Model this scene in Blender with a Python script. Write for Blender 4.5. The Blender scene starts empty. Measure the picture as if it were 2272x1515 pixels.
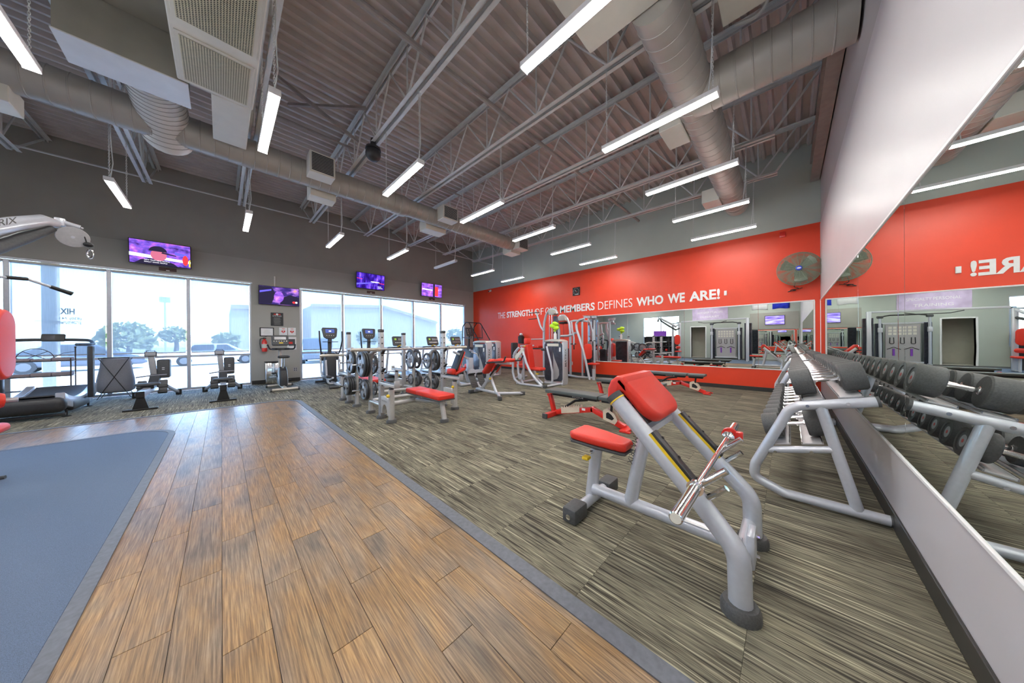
import bpy, bmesh, math, random
from mathutils import Vector, Matrix
random.seed(7)
SC = bpy.context.scene
COL = SC.collection
PI = math.pi

# ---------------------------------------------------------------- camera, world, sun, exposure
FPX, YAW, PIT, ROL, H = 628.8, math.radians(44.299), math.radians(-0.101), math.radians(-0.446), 1.275
cam = bpy.data.cameras.new('camera')
cam.sensor_width = 36.0
cam.lens = FPX / 2272 * 36.0
cam.clip_start = 0.03
cam.clip_end = 500
camo = bpy.data.objects.new('camera', cam)
COL.objects.link(camo)
_F = Vector((math.cos(YAW), math.sin(YAW), 0)); _R = Vector((math.sin(YAW), -math.cos(YAW), 0)); _U = Vector((0, 0, 1))
_f = _F * math.cos(PIT) + _U * math.sin(PIT)
_u = -_F * math.sin(PIT) + _U * math.cos(PIT)
_r2 = _R * math.cos(ROL) + _u * math.sin(ROL)
_u2 = -_R * math.sin(ROL) + _u * math.cos(ROL)
_m = Matrix((_r2, _u2, -_f)).transposed().to_4x4()
_m.translation = Vector((0, 0, H))
camo.matrix_world = _m
SC.camera = camo
try: SC.cycles.glossy_bounces = 8
except Exception: pass

SC.view_settings.view_transform = 'Standard'
SC.view_settings.look = 'None'
SC.view_settings.gamma = 1.0
SC.view_settings.use_curve_mapping = False
SC.view_settings.exposure = 1.2

world = bpy.data.worlds.new('sky_world'); SC.world = world
world.use_nodes = True
_nt = world.node_tree; _nt.nodes.clear()
_o = _nt.nodes.new('ShaderNodeOutputWorld'); _b = _nt.nodes.new('ShaderNodeBackground'); _s = _nt.nodes.new('ShaderNodeTexSky')
_s.sky_type = 'NISHITA'; _s.sun_disc = False; _s.sun_elevation = math.radians(50); _s.sun_rotation = math.radians(100)
_s.air_density = 1.0; _s.dust_density = 1.0; _s.ozone_density = 2.5
_b.inputs['Strength'].default_value = 1.25
_nt.links.new(_s.outputs[0], _b.inputs[0]); _nt.links.new(_b.outputs[0], _o.inputs[0])

sun = bpy.data.lights.new('sun', 'SUN'); sun.energy = 4.0; sun.angle = math.radians(0.6); sun.color = (1, .96, .88)
suno = bpy.data.objects.new('sun', sun); COL.objects.link(suno)
suno.rotation_euler = Vector((-0.45, 0.38, -0.80)).to_track_quat('-Z', 'Y').to_euler()
LAMP = 35.0          # emission strength of the LED strips

# ---------------------------------------------------------------- pixel helper (a pixel gives a direction; the plane gives the distance)
def ray(x, y):
    a = (x - 1136) / FPX; b = -(y - 757.5) / FPX
    return _r2 * a + _u2 * b + _f
def at(x, y, ax, val):
    d = ray(x, y); i = 'xyz'.index(ax)
    return Vector((0, 0, H)) + d * ((val - (0, 0, H)[i]) / d[i])

# ---------------------------------------------------------------- node materials
def _nodes(name):
    m = bpy.data.materials.new(name); m.use_nodes = True
    t = m.node_tree; t.nodes.clear()
    o = t.nodes.new('ShaderNodeOutputMaterial'); p = t.nodes.new('ShaderNodeBsdfPrincipled')
    t.links.new(p.outputs[0], o.inputs[0])
    return m, t, p, o
def _ramp(t, fac, stops):
    r = t.nodes.new('ShaderNodeValToRGB')
    e = r.color_ramp.elements
    while len(e) < len(stops): e.new(0.5)
    for k, (pos, c) in enumerate(stops):
        e[k].position = pos; e[k].color = (*c, 1)
    t.links.new(fac, r.inputs[0]); return r
def pm(name, col, rough=.5, metal=0.0, scale=18.0, var=.06, bump=0.0, coat=0.0, spec=None):
    m, t, p, o = _nodes(name)
    g = t.nodes.new('ShaderNodeTexCoord'); n = t.nodes.new('ShaderNodeTexNoise')
    n.inputs['Scale'].default_value = scale; n.inputs['Detail'].default_value = 3
    t.links.new(g.outputs['Object'], n.inputs['Vector'])
    lo = tuple(max(0, c * (1 - var)) for c in col); hi = tuple(min(1, c * (1 + var)) for c in col)
    r = _ramp(t, n.outputs[0], [(.3, lo), (.7, hi)])
    t.links.new(r.outputs[0], p.inputs['Base Color'])
    p.inputs['Roughness'].default_value = rough; p.inputs['Metallic'].default_value = metal
    if coat: p.inputs['Coat Weight'].default_value = coat; p.inputs['Coat Roughness'].default_value = .15
    if spec is not None: p.inputs['Specular IOR Level'].default_value = spec
    if bump:
        b = t.nodes.new('ShaderNodeBump'); b.inputs['Strength'].default_value = bump; b.inputs['Distance'].default_value = .004
        t.links.new(n.outputs[0], b.inputs['Height']); t.links.new(b.outputs[0], p.inputs['Normal'])
    return m
def emi(name, col, st):
    m, t, p, o = _nodes(name)
    t.nodes.remove(p)
    e = t.nodes.new('ShaderNodeEmission'); e.inputs[0].default_value = (*col, 1); e.inputs[1].default_value = st
    t.links.new(e.outputs[0], o.inputs[0]); return m
def striped(name, stops, sx, sy, rough, bump=.2, rnd=.35, detail=4, mixscale=0.0, orange=None, sheen=False):
    """streaks along world Y, every object shifted and tinted by its own random number"""
    m, t, p, o = _nodes(name)
    g = t.nodes.new('ShaderNodeNewGeometry'); oi = t.nodes.new('ShaderNodeObjectInfo')
    cm = t.nodes.new('ShaderNodeCombineXYZ'); ml = t.nodes.new('ShaderNodeMath'); ml.operation = 'MULTIPLY'; ml.inputs[1].default_value = 53.0
    t.links.new(oi.outputs['Random'], ml.inputs[0]); t.links.new(ml.outputs[0], cm.inputs[0]); t.links.new(ml.outputs[0], cm.inputs[1])
    ad = t.nodes.new('ShaderNodeVectorMath'); ad.operation = 'ADD'
    t.links.new(g.outputs['Position'], ad.inputs[0]); t.links.new(cm.outputs[0], ad.inputs[1])
    mp = t.nodes.new('ShaderNodeMapping'); mp.inputs['Scale'].default_value = (sx, sy, 1)
    t.links.new(ad.outputs[0], mp.inputs['Vector'])
    n = t.nodes.new('ShaderNodeTexNoise'); n.inputs['Scale'].default_value = 1; n.inputs['Detail'].default_value = detail; n.inputs['Roughness'].default_value = .65
    t.links.new(mp.outputs[0], n.inputs['Vector'])
    r = _ramp(t, n.outputs[0], stops)
    colr = r.outputs[0]
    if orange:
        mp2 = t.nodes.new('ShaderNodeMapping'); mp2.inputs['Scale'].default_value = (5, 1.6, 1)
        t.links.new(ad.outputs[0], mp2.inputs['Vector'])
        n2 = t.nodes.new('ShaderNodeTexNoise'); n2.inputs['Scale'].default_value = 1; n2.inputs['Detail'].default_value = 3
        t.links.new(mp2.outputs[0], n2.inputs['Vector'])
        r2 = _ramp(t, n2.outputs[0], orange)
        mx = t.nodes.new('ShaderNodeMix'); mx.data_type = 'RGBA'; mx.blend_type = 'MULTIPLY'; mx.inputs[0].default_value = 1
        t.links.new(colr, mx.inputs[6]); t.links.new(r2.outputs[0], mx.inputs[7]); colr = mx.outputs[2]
    hv = t.nodes.new('ShaderNodeHueSaturation'); mr = t.nodes.new('ShaderNodeMapRange')
    mr.inputs[3].default_value = 1 - rnd; mr.inputs[4].default_value = 1 + rnd
    t.links.new(oi.outputs['Random'], mr.inputs[0]); t.links.new(mr.outputs[0], hv.inputs['Value']); t.links.new(colr, hv.inputs['Color'])
    t.links.new(hv.outputs[0], p.inputs['Base Color'])
    p.inputs['Roughness'].default_value = rough
    b = t.nodes.new('ShaderNodeBump'); b.inputs['Strength'].default_value = bump; b.inputs['Distance'].default_value = .003
    t.links.new(n.outputs[0], b.inputs['Height']); t.links.new(b.outputs[0], p.inputs['Normal'])
    return m

M = {}
M['carpet'] = striped('carpet', [(.36, (.035, .030, .022)), (.435, (.075, .066, .048)), (.465, (.25, .23, .165)), (.51, (.17, .155, .112)), (.535, (.06, .053, .038)), (.565, (.19, .175, .125)), (.66, (.50, .46, .335))], 70, 1.3, .95, .4, .10, 3,
                      orange=[(.34, (.62, .60, .58)), (.46, (.9, .9, .9)), (.60, (1.0, 1.0, .98)), (.75, (1.12, 1.1, 1.05))])
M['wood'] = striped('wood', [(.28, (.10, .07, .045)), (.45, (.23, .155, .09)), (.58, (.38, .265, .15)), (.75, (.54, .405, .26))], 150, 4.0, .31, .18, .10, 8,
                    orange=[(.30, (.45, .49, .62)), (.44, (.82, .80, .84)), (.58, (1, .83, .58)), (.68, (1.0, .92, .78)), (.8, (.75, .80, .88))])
M['rubber_mat'] = pm('rubber_mat', (.09, .128, .205), .6, 0, 420, .5, .5)
M['strip'] = pm('strip', (.13, .14, .165), .5, 0, 40, .15, .1)
M['red_wall'] = pm('red_wall', (.80, .056, .016), .42, 0, 3, .03)
M['sage'] = pm('sage', (.45, .485, .44), .7, 0, 2, .03)
M['dark_wall'] = pm('dark_wall', (.355, .345, .31), .7, 0, 2, .04)
M['grey_wall'] = pm('grey_wall', (.42, .41, .375), .7, 0, 2, .03)
M['white_wall'] = pm('white_wall', (.58, .55, .57), .4, 0, 2, .02)
M['upper_white'] = pm('upper_white', (.46, .44, .44), .5, 0, 2, .03)
M['baseboard'] = pm('baseboard', (.035, .033, .03), .45, 0, 30, .1)
M['deck'] = pm('deck', (.58, .53, .50), .5, .1, 3, .08)
M['steel'] = pm('steel', (.67, .69, .68), .45, .15, 9, .06)
M['steel_dark'] = pm('steel_dark', (.36, .33, .315), .5, .1, 9, .1)
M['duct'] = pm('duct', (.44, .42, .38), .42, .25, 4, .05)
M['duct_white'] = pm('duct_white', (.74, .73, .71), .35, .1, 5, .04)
M['plenum_shade'] = pm('plenum_shade', (.34, .33, .28), .6, .05, 4, .06)  # shade on the plenum's side face, put into the colour
M['cream'] = pm('cream', (.72, .70, .62), .5, 0, 6, .03)
M['grille'] = pm('grille', (.66, .62, .46), .4, .1, 30, .05)
M['black'] = pm('black', (.012, .012, .013), .45, 0, 30, .2)
M['black_plastic'] = pm('black_plastic', (.028, .029, .032), .42, 0, 30, .15)
M['charcoal'] = pm('charcoal', (.07, .072, .076), .55, 0, 60, .15, .05)
M['rubber'] = pm('rubber', (.085, .085, .085), .55, 0, 120, .2, .1)
M['silver'] = pm('silver', (.57, .59, .65), .28, .25, 40, .03, 0, .4)
M['silver_dark'] = pm('silver_dark', (.44, .44, .455), .35, .3, 40, .05)
M['frame_grey'] = pm('frame_grey', (.53, .525, .515), .32, .25, 40, .04, 0, .3)
M['champagne'] = pm('champagne', (.56, .52, .46), .3, .4, 30, .05)
M['chrome'] = pm('chrome', (.86, .86, .86), .12, 1.0, 60, .04)
M['red_pad'] = pm('red_pad', (.72, .035, .018), .38, 0, 220, .06, .12)
M['red_paint'] = pm('red_paint', (.75, .03, .02), .3, 0, 30, .04, 0, .3)
M['black_pad'] = pm('black_pad', (.085, .10, .10), .5, 0, 180, .12, .12)
M['yellow'] = pm('yellow', (.85, .58, .03), .4, 0, 30, .03)
M['white'] = pm('white', (.85, .84, .84), .5, 0, 20, .02)
M['alu'] = pm('alu', (.55, .56, .60), .35, .5, 20, .04)
M['shield'] = pm('shield', (.055, .06, .085), .18, 0, 8, .3, 0, .5)
M['shield_dark'] = pm('shield_dark', (.03, .032, .045), .2, 0, 8, .3)
M['lime'] = pm('lime', (.55, .85, .03), .6, 0, 60, .1, .2)
M['towel'] = pm('towel', (.34, .29, .31), .95, 0, 160, .2, .5)
M['grey_cloth'] = pm('grey_cloth', (.24, .24, .27), .9, 0, 90, .1, .2)
M['concrete'] = pm('concrete', (.50, .495, .48), .9, 0, 1.2, .1)
M['asphalt'] = pm('asphalt', (.30, .30, .30), .95, 0, 2, .15)
M['leaf'] = pm('leaf', (.30, .33, .13), .8, 0, 4, .35, .4)
M['bark'] = pm('bark', (.16, .11, .07), .9, 0, 20, .3, .5)
M['stucco'] = pm('stucco', (.66, .58, .46), .9, 0, 30, .06, .2)
M['stucco_tan'] = pm('stucco_tan', (.55, .45, .33), .9, 0, 30, .06, .2)
M['fan_green'] = pm('fan_green', (.36, .42, .32), .4, .3, 30, .1)
M['blue'] = pm('blue', (.02, .06, .62), .4, 0, 30, .05)
M['blue_flag'] = pm('blue_flag', (.02, .04, .55), .8, 0, 6, .25)
M['brown_iron'] = pm('brown_iron', (.07, .055, .05), .5, .4, 30, .1)
M['purple'] = pm('purple', (.25, .06, .5), .5, 0, 30, .1)
M['tan_plate'] = pm('tan_plate', (.78, .66, .52), .4, .1, 30, .05)
M['label_brown'] = pm('label_brown', (.10, .05, .045), .5, 0, 30, .05)
M['plate_iron'] = pm('plate_iron', (.075, .078, .085), .32, .45, 60, .2)
M['plate_face'] = pm('plate_face', (.33, .345, .37), .35, .5, 60, .12)
M['car_white'] = pm('car_white', (.75, .76, .78), .2, 0, 5, .02, 0, .8)
M['car_dark'] = pm('car_dark', (.05, .06, .08), .2, .2, 5, .05, 0, .8)
M['fan_blade'] = pm('fan_blade', (.17, .20, .15), .5, .2, 30, .1)
M['lamp'] = emi('lamp', (1.0, .975, .93), LAMP)
M['lamp_off'] = pm('lamp_off', (.82, .82, .80), .4, 0, 20, .02)
M['green_led'] = emi('green_led', (.35, .55, .08), .5)
M['screen_blue'] = emi('screen_blue', (.10, .14, .42), .55)

def mirror_mat():
    m, t, p, o = _nodes('mirror_glass')
    t.nodes.remove(p)
    n = t.nodes.new('ShaderNodeTexNoise'); n.inputs['Scale'].default_value = 1.4
    g = t.nodes.new('ShaderNodeNewGeometry'); t.links.new(g.outputs['Position'], n.inputs['Vector'])
    b = t.nodes.new('ShaderNodeBump'); b.inputs['Strength'].default_value = .012; b.inputs['Distance'].default_value = .02
    t.links.new(n.outputs[0], b.inputs['Height'])
    gl = t.nodes.new('ShaderNodeBsdfGlossy'); gl.inputs['Color'].default_value = (.86, .90, .87, 1); gl.inputs['Roughness'].default_value = 0.0
    t.links.new(b.outputs[0], gl.inputs['Normal']); t.links.new(gl.outputs[0], o.inputs[0]); return m
M['mirror'] = mirror_mat()
def glass_mat():
    m, t, p, o = _nodes('pane_glass')
    t.nodes.remove(p)
    tr = t.nodes.new('ShaderNodeBsdfTransparent'); gl = t.nodes.new('ShaderNodeBsdfGlossy'); gl.inputs['Roughness'].default_value = .02
    fr = t.nodes.new('ShaderNodeFresnel'); fr.inputs[0].default_value = 1.25
    mx = t.nodes.new('ShaderNodeMixShader'); tr.inputs[0].default_value = (.83, .91, .98, 1)
    t.links.new(fr.outputs[0], mx.inputs[0]); t.links.new(tr.outputs[0], mx.inputs[1]); t.links.new(gl.outputs[0], mx.inputs[2]); t.links.new(mx.outputs[0], o.inputs[0])
    return m
M['glass'] = glass_mat()
def blind_mat():
    m, t, p, o = _nodes('blind_fabric')
    t.nodes.remove(p)
    g = t.nodes.new('ShaderNodeTexCoord'); w = t.nodes.new('ShaderNodeTexNoise'); mp = t.nodes.new('ShaderNodeMapping'); mp.inputs['Scale'].default_value = (90, 90, 3)
    t.links.new(g.outputs['Object'], mp.inputs[0]); t.links.new(mp.outputs[0], w.inputs['Vector']); w.inputs['Scale'].default_value = 1
    r = _ramp(t, w.outputs[0], [(.3, (.30, .31, .32)), (.7, (.35, .36, .37))])
    tr = t.nodes.new('ShaderNodeBsdfTransparent'); tr.inputs[0].default_value = (.84, .86, .88, 1); tl = t.nodes.new('ShaderNodeBsdfTranslucent'); df = t.nodes.new('ShaderNodeBsdfDiffuse')
    t.links.new(r.outputs[0], tl.inputs[0]); t.links.new(r.outputs[0], df.inputs[0])
    m1 = t.nodes.new('ShaderNodeMixShader'); m1.inputs[0].default_value = .70
    t.links.new(df.outputs[0], m1.inputs[1]); t.links.new(tl.outputs[0], m1.inputs[2])
    m2 = t.nodes.new('ShaderNodeMixShader'); m2.inputs[0].default_value = .55
    t.links.new(tr.outputs[0], m2.inputs[1]); t.links.new(m1.outputs[0], m2.inputs[2]); t.links.new(m2.outputs[0], o.inputs[0])
    return m
M['blind'] = blind_mat()

# ---------------------------------------------------------------- mesh building
def fillet(pts, r, n=5):
    pts = [Vector(p) for p in pts]
    if len(pts) < 3 or r <= 0: return pts
    out = [pts[0]]
    for i in range(1, len(pts) - 1):
        a, b, c = pts[i - 1], pts[i], pts[i + 1]
        u = (a - b); v = (c - b); lu, lv = u.length, v.length
        u /= lu; v /= lv
        ang = u.angle(v, PI)
        if ang > PI - .05: out.append(b); continue
        d = min(r / math.tan(ang / 2), lu * .48, lv * .48)
        p0 = b + u * d; p1 = b + v * d
        for k in range(n + 1):
            s = k / n
            out.append(p0 * (1 - s) ** 2 + b * 2 * s * (1 - s) + p1 * s * s)
    out.append(pts[-1]); return out

class MB:
    def __init__(s, o=(0, 0, 0)):
        s.v = []; s.f = []; s.o = Vector(o); s.smooth = 35
    def add(s, vs, fs, mtx=None):
        b = len(s.v)
        for p in vs:
            p = Vector(p)
            if mtx is not None: p = mtx @ p
            s.v.append(p - s.o)
        for f in fs: s.f.append([b + i for i in f])
        return s
    def box(s, lo, hi, mtx=None):
        x0, y0, z0 = lo; x1, y1, z1 = hi
        return s.add([(x0, y0, z0), (x1, y0, z0), (x1, y1, z0), (x0, y1, z0), (x0, y0, z1), (x1, y0, z1), (x1, y1, z1), (x0, y1, z1)],
                     [(3, 2, 1, 0), (4, 5, 6, 7), (0, 1, 5, 4), (1, 2, 6, 5), (2, 3, 7, 6), (3, 0, 4, 7)], mtx)
    def cbox(s, c, d, mtx=None):
        return s.box([c[i] - d[i] / 2 for i in range(3)], [c[i] + d[i] / 2 for i in range(3)], mtx)
    def rbox(s, lo, hi, bev=.01, seg=2, mtx=None):
        bm = bmesh.new(); bmesh.ops.create_cube(bm, size=1)
        for v in bm.verts:
            v.co = Vector([lo[i] + (v.co[i] + .5) * (hi[i] - lo[i]) for i in range(3)])
        bmesh.ops.bevel(bm, geom=bm.edges[:], offset=bev, segments=seg, profile=.5, affect='EDGES')
        bm.verts.index_update()
        s.add([v.co.copy() for v in bm.verts], [[v.index for v in f.verts] for f in bm.faces], mtx); bm.free(); return s
    def beam(s, p0, p1, w, h, bev=0, up=(0, 0, 1)):
        """rectangular bar from p0 to p1, w across, h along up"""
        p0 = Vector(p0); p1 = Vector(p1); d = (p1 - p0); L = d.length; d /= L
        up = Vector(up)
        if abs(d.dot(up)) > .98: up = Vector((1, 0, 0))
        x = d.cross(up).normalized(); z = x.cross(d)
        m = Matrix((x, d, z)).transposed().to_4x4(); m.translation = p0
        if bev: return s.rbox((-w / 2, 0, -h / 2), (w / 2, L, h / 2), bev, 2, m)
        return s.box((-w / 2, 0, -h / 2), (w / 2, L, h / 2), m)
    def tube(s, pts, r, seg=10, fil=0, caps=True, closed=False, sx=1.0, sy=1.0, n=5):
        pts = fillet(pts, fil, n) if fil else [Vector(p) for p in pts]
        rs = r if isinstance(r, (list, tuple)) else [r] * len(pts)
        N = len(pts); T = []
        for i in range(N):
            if closed: t = pts[(i + 1) % N] - pts[i - 1]
            elif i == 0: t = pts[1] - pts[0]
            elif i == N - 1: t = pts[-1] - pts[-2]
            else: t = (pts[i + 1] - pts[i]).normalized() + (pts[i] - pts[i - 1]).normalized()
            T.append(t.normalized())
        up = Vector((0, 0, 1)) if abs(T[0].z) < .9 else Vector((1, 0, 0))
        x = T[0].cross(up).normalized(); vs = []
        for i in range(N):
            if i:
                q = T[i - 1].rotation_difference(T[i]); x = (q @ x); x = (x - T[i] * x.dot(T[i])).normalized()
            y = T[i].cross(x)
            for k in range(seg):
                a = 2 * PI * k / seg
                vs.append(pts[i] + x * math.cos(a) * rs[i] * sx + y * math.sin(a) * rs[i] * sy)
        fs = []
        for i in range(N if closed else N - 1):
            for k in range(seg):
                a = i * seg + k; b = i * seg + (k + 1) % seg; j = (i + 1) % N
                fs.append((a, b, j * seg + (k + 1) % seg, j * seg + k))
        if caps and not closed:
            fs.append(tuple(range(seg - 1, -1, -1))); fs.append(tuple((N - 1) * seg + k for k in range(seg)))
        return s.add(vs, fs)
    def cyl(s, p0, p1, r, r2=None, seg=16):
        return s.tube([p0, p1], [r, r if r2 is None else r2], seg)
    def lathe(s, p0, ax, prof, seg=24, caps=True):
        """prof: (distance along axis, radius)"""
        p0 = Vector(p0); ax = Vector(ax).normalized()
        up = Vector((0, 0, 1)) if abs(ax.z) < .9 else Vector((1, 0, 0))
        x = ax.cross(up).normalized(); y = ax.cross(x); vs = []; fs = []
        for (t, r) in prof:
            for k in range(seg):
                a = 2 * PI * k / seg
                vs.append(p0 + ax * t + (x * math.cos(a) + y * math.sin(a)) * r)
        for i in range(len(prof) - 1):
            for k in range(seg):
                a = i * seg + k; b = i * seg + (k + 1) % seg
                fs.append((a, b, b + seg, a + seg))
        if caps:
            fs.append(tuple(range(seg - 1, -1, -1))); fs.append(tuple((len(prof) - 1) * seg + k for k in range(seg)))
        return s.add(vs, fs)
    def slab(s, poly, a, b, bev=.012, mtx=None, seg=3):
        """outline in the local XY plane, thickness from a to b along local Z, rounded rim"""
        P = [Vector((p[0], p[1])) for p in poly]; n = len(P)
        ar = sum(P[i].x * P[(i + 1) % n].y - P[(i + 1) % n].x * P[i].y for i in range(n))
        if ar < 0: P.reverse()
        nr = []
        for i in range(n):
            e0 = (P[i] - P[i - 1]).normalized(); e1 = (P[(i + 1) % n] - P[i]).normalized()
            m = Vector((e0.y + e1.y, -e0.x - e1.x)); l = m.length
            m = m / l if l > 1e-6 else Vector((e1.y, -e1.x))
            nr.append(m / max(.5, m.dot(Vector((e1.y, -e1.x)))))
        prof = []
        if bev > 0:
            for k in range(seg + 1):
                t = PI / 2 * k / seg; prof.append((a + bev * (1 - math.sin(t)), bev * (1 - math.cos(t))))
            prof = [(a + bev * (1 - math.cos(PI / 2 * k / seg)), bev * (1 - math.sin(PI / 2 * k / seg))) for k in range(seg + 1)]
            prof += [(b - bev * (1 - math.cos(PI / 2 * (seg - k) / seg)), bev * (1 - math.sin(PI / 2 * (seg - k) / seg))) for k in range(seg + 1)]
        else: prof = [(a, 0), (b, 0)]
        vs = []; fs = []
        for (z, ins) in prof:
            for i in range(n): q = P[i] - nr[i] * ins; vs.append((q.x, q.y, z))
        R = len(prof)
        for j in range(R - 1):
            for i in range(n):
                fs.append((j * n + i, j * n + (i + 1) % n, (j + 1) * n + (i + 1) % n, (j + 1) * n + i))
        fs.append(tuple(range(n - 1, -1, -1))); fs.append(tuple((R - 1) * n + i for i in range(n)))
        return s.add(vs, fs, mtx)
    def ball(s, c, r, seg=14, rings=9, sc=(1, 1, 1)):
        vs = []; fs = []; c = Vector(c)
        for j in range(rings + 1):
            th = PI * j / rings
            for k in range(seg):
                a = 2 * PI * k / seg
                vs.append(c + Vector((r * sc[0] * math.sin(th) * math.cos(a), r * sc[1] * math.sin(th) * math.sin(a), r * sc[2] * math.cos(th))))
        for j in range(rings):
            for k in range(seg):
                a = j * seg + k; b = j * seg + (k + 1) % seg
                fs.append((a, a + seg, b + seg, b))
        return s.add(vs, fs)
    def mesh(s, name, mat):
        me = bpy.data.meshes.new(name)
        me.from_pydata([tuple(p) for p in s.v], [], s.f); me.update()
        me.materials.append(M[mat] if isinstance(mat, str) else mat)
        if s.smooth:
            me.polygons.foreach_set('use_smooth', [True] * len(me.polygons))
            me.set_sharp_from_angle(angle=math.radians(s.smooth))
        return me
def link(name, me, parent=None, loc=None):
    o = bpy.data.objects.new(name, me); COL.objects.link(o)
    if parent is not None: o.parent = parent
    if loc is not None: o.location = loc
    return o
def tag(o, label=None, cat=None, group=None, kind=None):
    if label: o['label'] = label
    if cat: o['category'] = cat
    if group: o['group'] = group
    if kind: o['kind'] = kind
    return o
def thing(name, label, cat, loc=(0, 0, 0), rz=0, group=None):
    e = bpy.data.objects.new(name, None); COL.objects.link(e); e.empty_display_size = .1
    e.location = loc; e.rotation_euler = (0, 0, rz)
    return tag(e, label, cat, group)
def part(mb, name, mat, parent, label=None, kind=None):
    return tag(link(name, mb.mesh(name, mat), parent), label=label, kind=kind)
def solo(mb, name, mat, label, cat, loc=(0, 0, 0), group=None):
    return tag(link(name, mb.mesh(name, mat), None, loc), label, cat, group)
def struct(mb, name, mat, parent=None):
    o = link(name, mb.mesh(name, mat), parent)
    if parent is None: o['kind'] = 'structure'
    return o
def estruct(name, loc=(0, 0, 0)):
    e = bpy.data.objects.new(name, None); COL.objects.link(e); e.location = loc; e['kind'] = 'structure'; return e
def copy_tree(o, parent=None):
    c = o.copy(); COL.objects.link(c); c.parent = parent
    for ch in list(o.children): copy_tree(ch, c)
    return c
def dup(o, loc, label=None, rz=None):
    c = copy_tree(o); c.location = loc
    if rz is not None: c.rotation_euler = (0, 0, rz)
    if label: c['label'] = label
    return c
def text_mesh(body, size=1.0, bold=0.0, ext=0.0, width=None, align='LEFT', shear=0, maxw=None):
    """flat lettering as mesh verts (x right, y up), optionally fitted to a width"""
    cu = bpy.data.curves.new('t', 'FONT'); cu.body = body; cu.size = size; cu.offset = bold; cu.extrude = ext; cu.align_x = align; cu.resolution_u = 3
    ob = bpy.data.objects.new('t', cu); COL.objects.link(ob)
    dg = bpy.context.evaluated_depsgraph_get(); dg.update()
    me = bpy.data.meshes.new_from_object(ob.evaluated_get(dg))
    vs = [v.co.copy() for v in me.vertices]; fs = [list(p.vertices) for p in me.polygons]
    bpy.data.objects.remove(ob); bpy.data.curves.remove(cu); bpy.data.meshes.remove(me)
    if vs and width:
        x0 = min(v.x for v in vs); x1 = max(v.x for v in vs); k = width / (x1 - x0)
        for v in vs: v.x = (v.x - x0) * k
    return vs, fs
def frame_m(o, x, y):
    """matrix with local x along x, local y along y (unit vectors), z = x cross y, at o"""
    x = Vector(x).normalized(); y = Vector(y).normalized(); z = x.cross(y)
    m = Matrix((x, y, z)).transposed().to_4x4(); m.translation = Vector(o); return m
def rrect(w, h, r, n=5, cx=0, cy=0):
    out = []
    for (sx, sy, a0) in ((1, 1, 0), (-1, 1, 90), (-1, -1, 180), (1, -1, 270)):
        for k in range(n + 1):
            a = math.radians(a0 + 90 * k / n)
            out.append((cx + sx * (w / 2 - r) + r * math.cos(a), cy + sy * (h / 2 - r) + r * math.sin(a)))
    return out
# ================================================================ SETTING
XB, YL, YR, XF = 9.19, 11.76, -0.506, -5.2      # red wall, window wall, mirror wall, wall behind the camera
def deck_z(y): return 5.60 + .025 * y

def ribbon(mb, path, w, z0, z1, closed=False):
    """flat edging strip of width w to the left of the path"""
    P = [Vector((p[0], p[1])) for p in path]; n = len(P); Q = []
    for i in range(n):
        t = (P[min(i + 1, n - 1)] - P[max(i - 1, 0)]).normalized(); Q.append(P[i] + Vector((-t.y, t.x)) * w)
    for i in range(n - 1):
        a, b, c, d = P[i], P[i + 1], Q[i + 1], Q[i]
        mb.add([(a.x, a.y, z0), (b.x, b.y, z0), (c.x, c.y, z0), (d.x, d.y, z0), (a.x, a.y, z1), (b.x, b.y, z1), (c.x, c.y, z1), (d.x, d.y, z1)],
               [(3, 2, 1, 0), (4, 5, 6, 7), (0, 1, 5, 4), (2, 3, 7, 6)] + ([(0, 4, 7, 3)] if i == 0 else []) + ([(1, 2, 6, 5)] if i == n - 2 else []))
def clip_poly(poly, region):
    out = poly
    for i in range(len(region)):
        a = Vector(region[i]); b = Vector(region[(i + 1) % len(region)]); e = b - a; inp = out; out = []
        if not inp: return []
        side = lambda p: e.x * (p[1] - a.y) - e.y * (p[0] - a.x)
        for k in range(len(inp)):
            p, q = inp[k - 1], inp[k]; sp, sq = side(p), side(q)
            if (sp >= 0) != (sq >= 0):
                t = sp / (sp - sq); out.append((p[0] + (q[0] - p[0]) * t, p[1] + (q[1] - p[1]) * t))
            if sq >= 0: out.append(q)
    return out

# ---- floors
b = MB(); b.box((XF, YR, -.09), (XB, YL, -.012)); FLOOR = struct(b, 'floor', 'carpet')
TS = .63; x0t, y0t = 1.21, .136
tile_cache = {}
def carpet_tile(xa, xb, ya, yb):
    g = .0004; key = (round(xb - xa, 3), round(yb - ya, 3))
    if key not in tile_cache:
        w, d = xb - xa - 2 * g, yb - ya - 2 * g
        t = MB(); t.smooth = 0; t.rbox((0, 0, 0), (w, d, .0125), .0009, 1); tile_cache[key] = t.mesh('carpet_tile', 'carpet')
    link('carpet_tile', tile_cache[key], FLOOR, (xa + g, ya + g, -.0125))
k0 = -2
for i in range(13):
    for j in range(-2, 19):
        xa, xb = x0t + i * TS, min(XB, x0t + (i + 1) * TS); ya, yb = max(YR, y0t + j * TS), min(YL, y0t + (j + 1) * TS)
        if yb - ya > .02 and xb - xa > .02: carpet_tile(xa, xb, ya, yb)
for i in range(-6, 0):
    for j in range(12, 19):
        xa, xb = x0t + i * TS, x0t + (i + 1) * TS; ya, yb = max(8.0, y0t + j * TS), min(YL, y0t + (j + 1) * TS)
        if yb - ya > .02: carpet_tile(xa, xb, ya, yb)
WX, WY, WRAD = 1.13, 7.97, .38
corner = [(WX - WRAD + WRAD * math.cos(a), WY - WRAD + WRAD * math.sin(a)) for a in [math.radians(90 * k / 10) for k in range(11)]]
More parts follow.
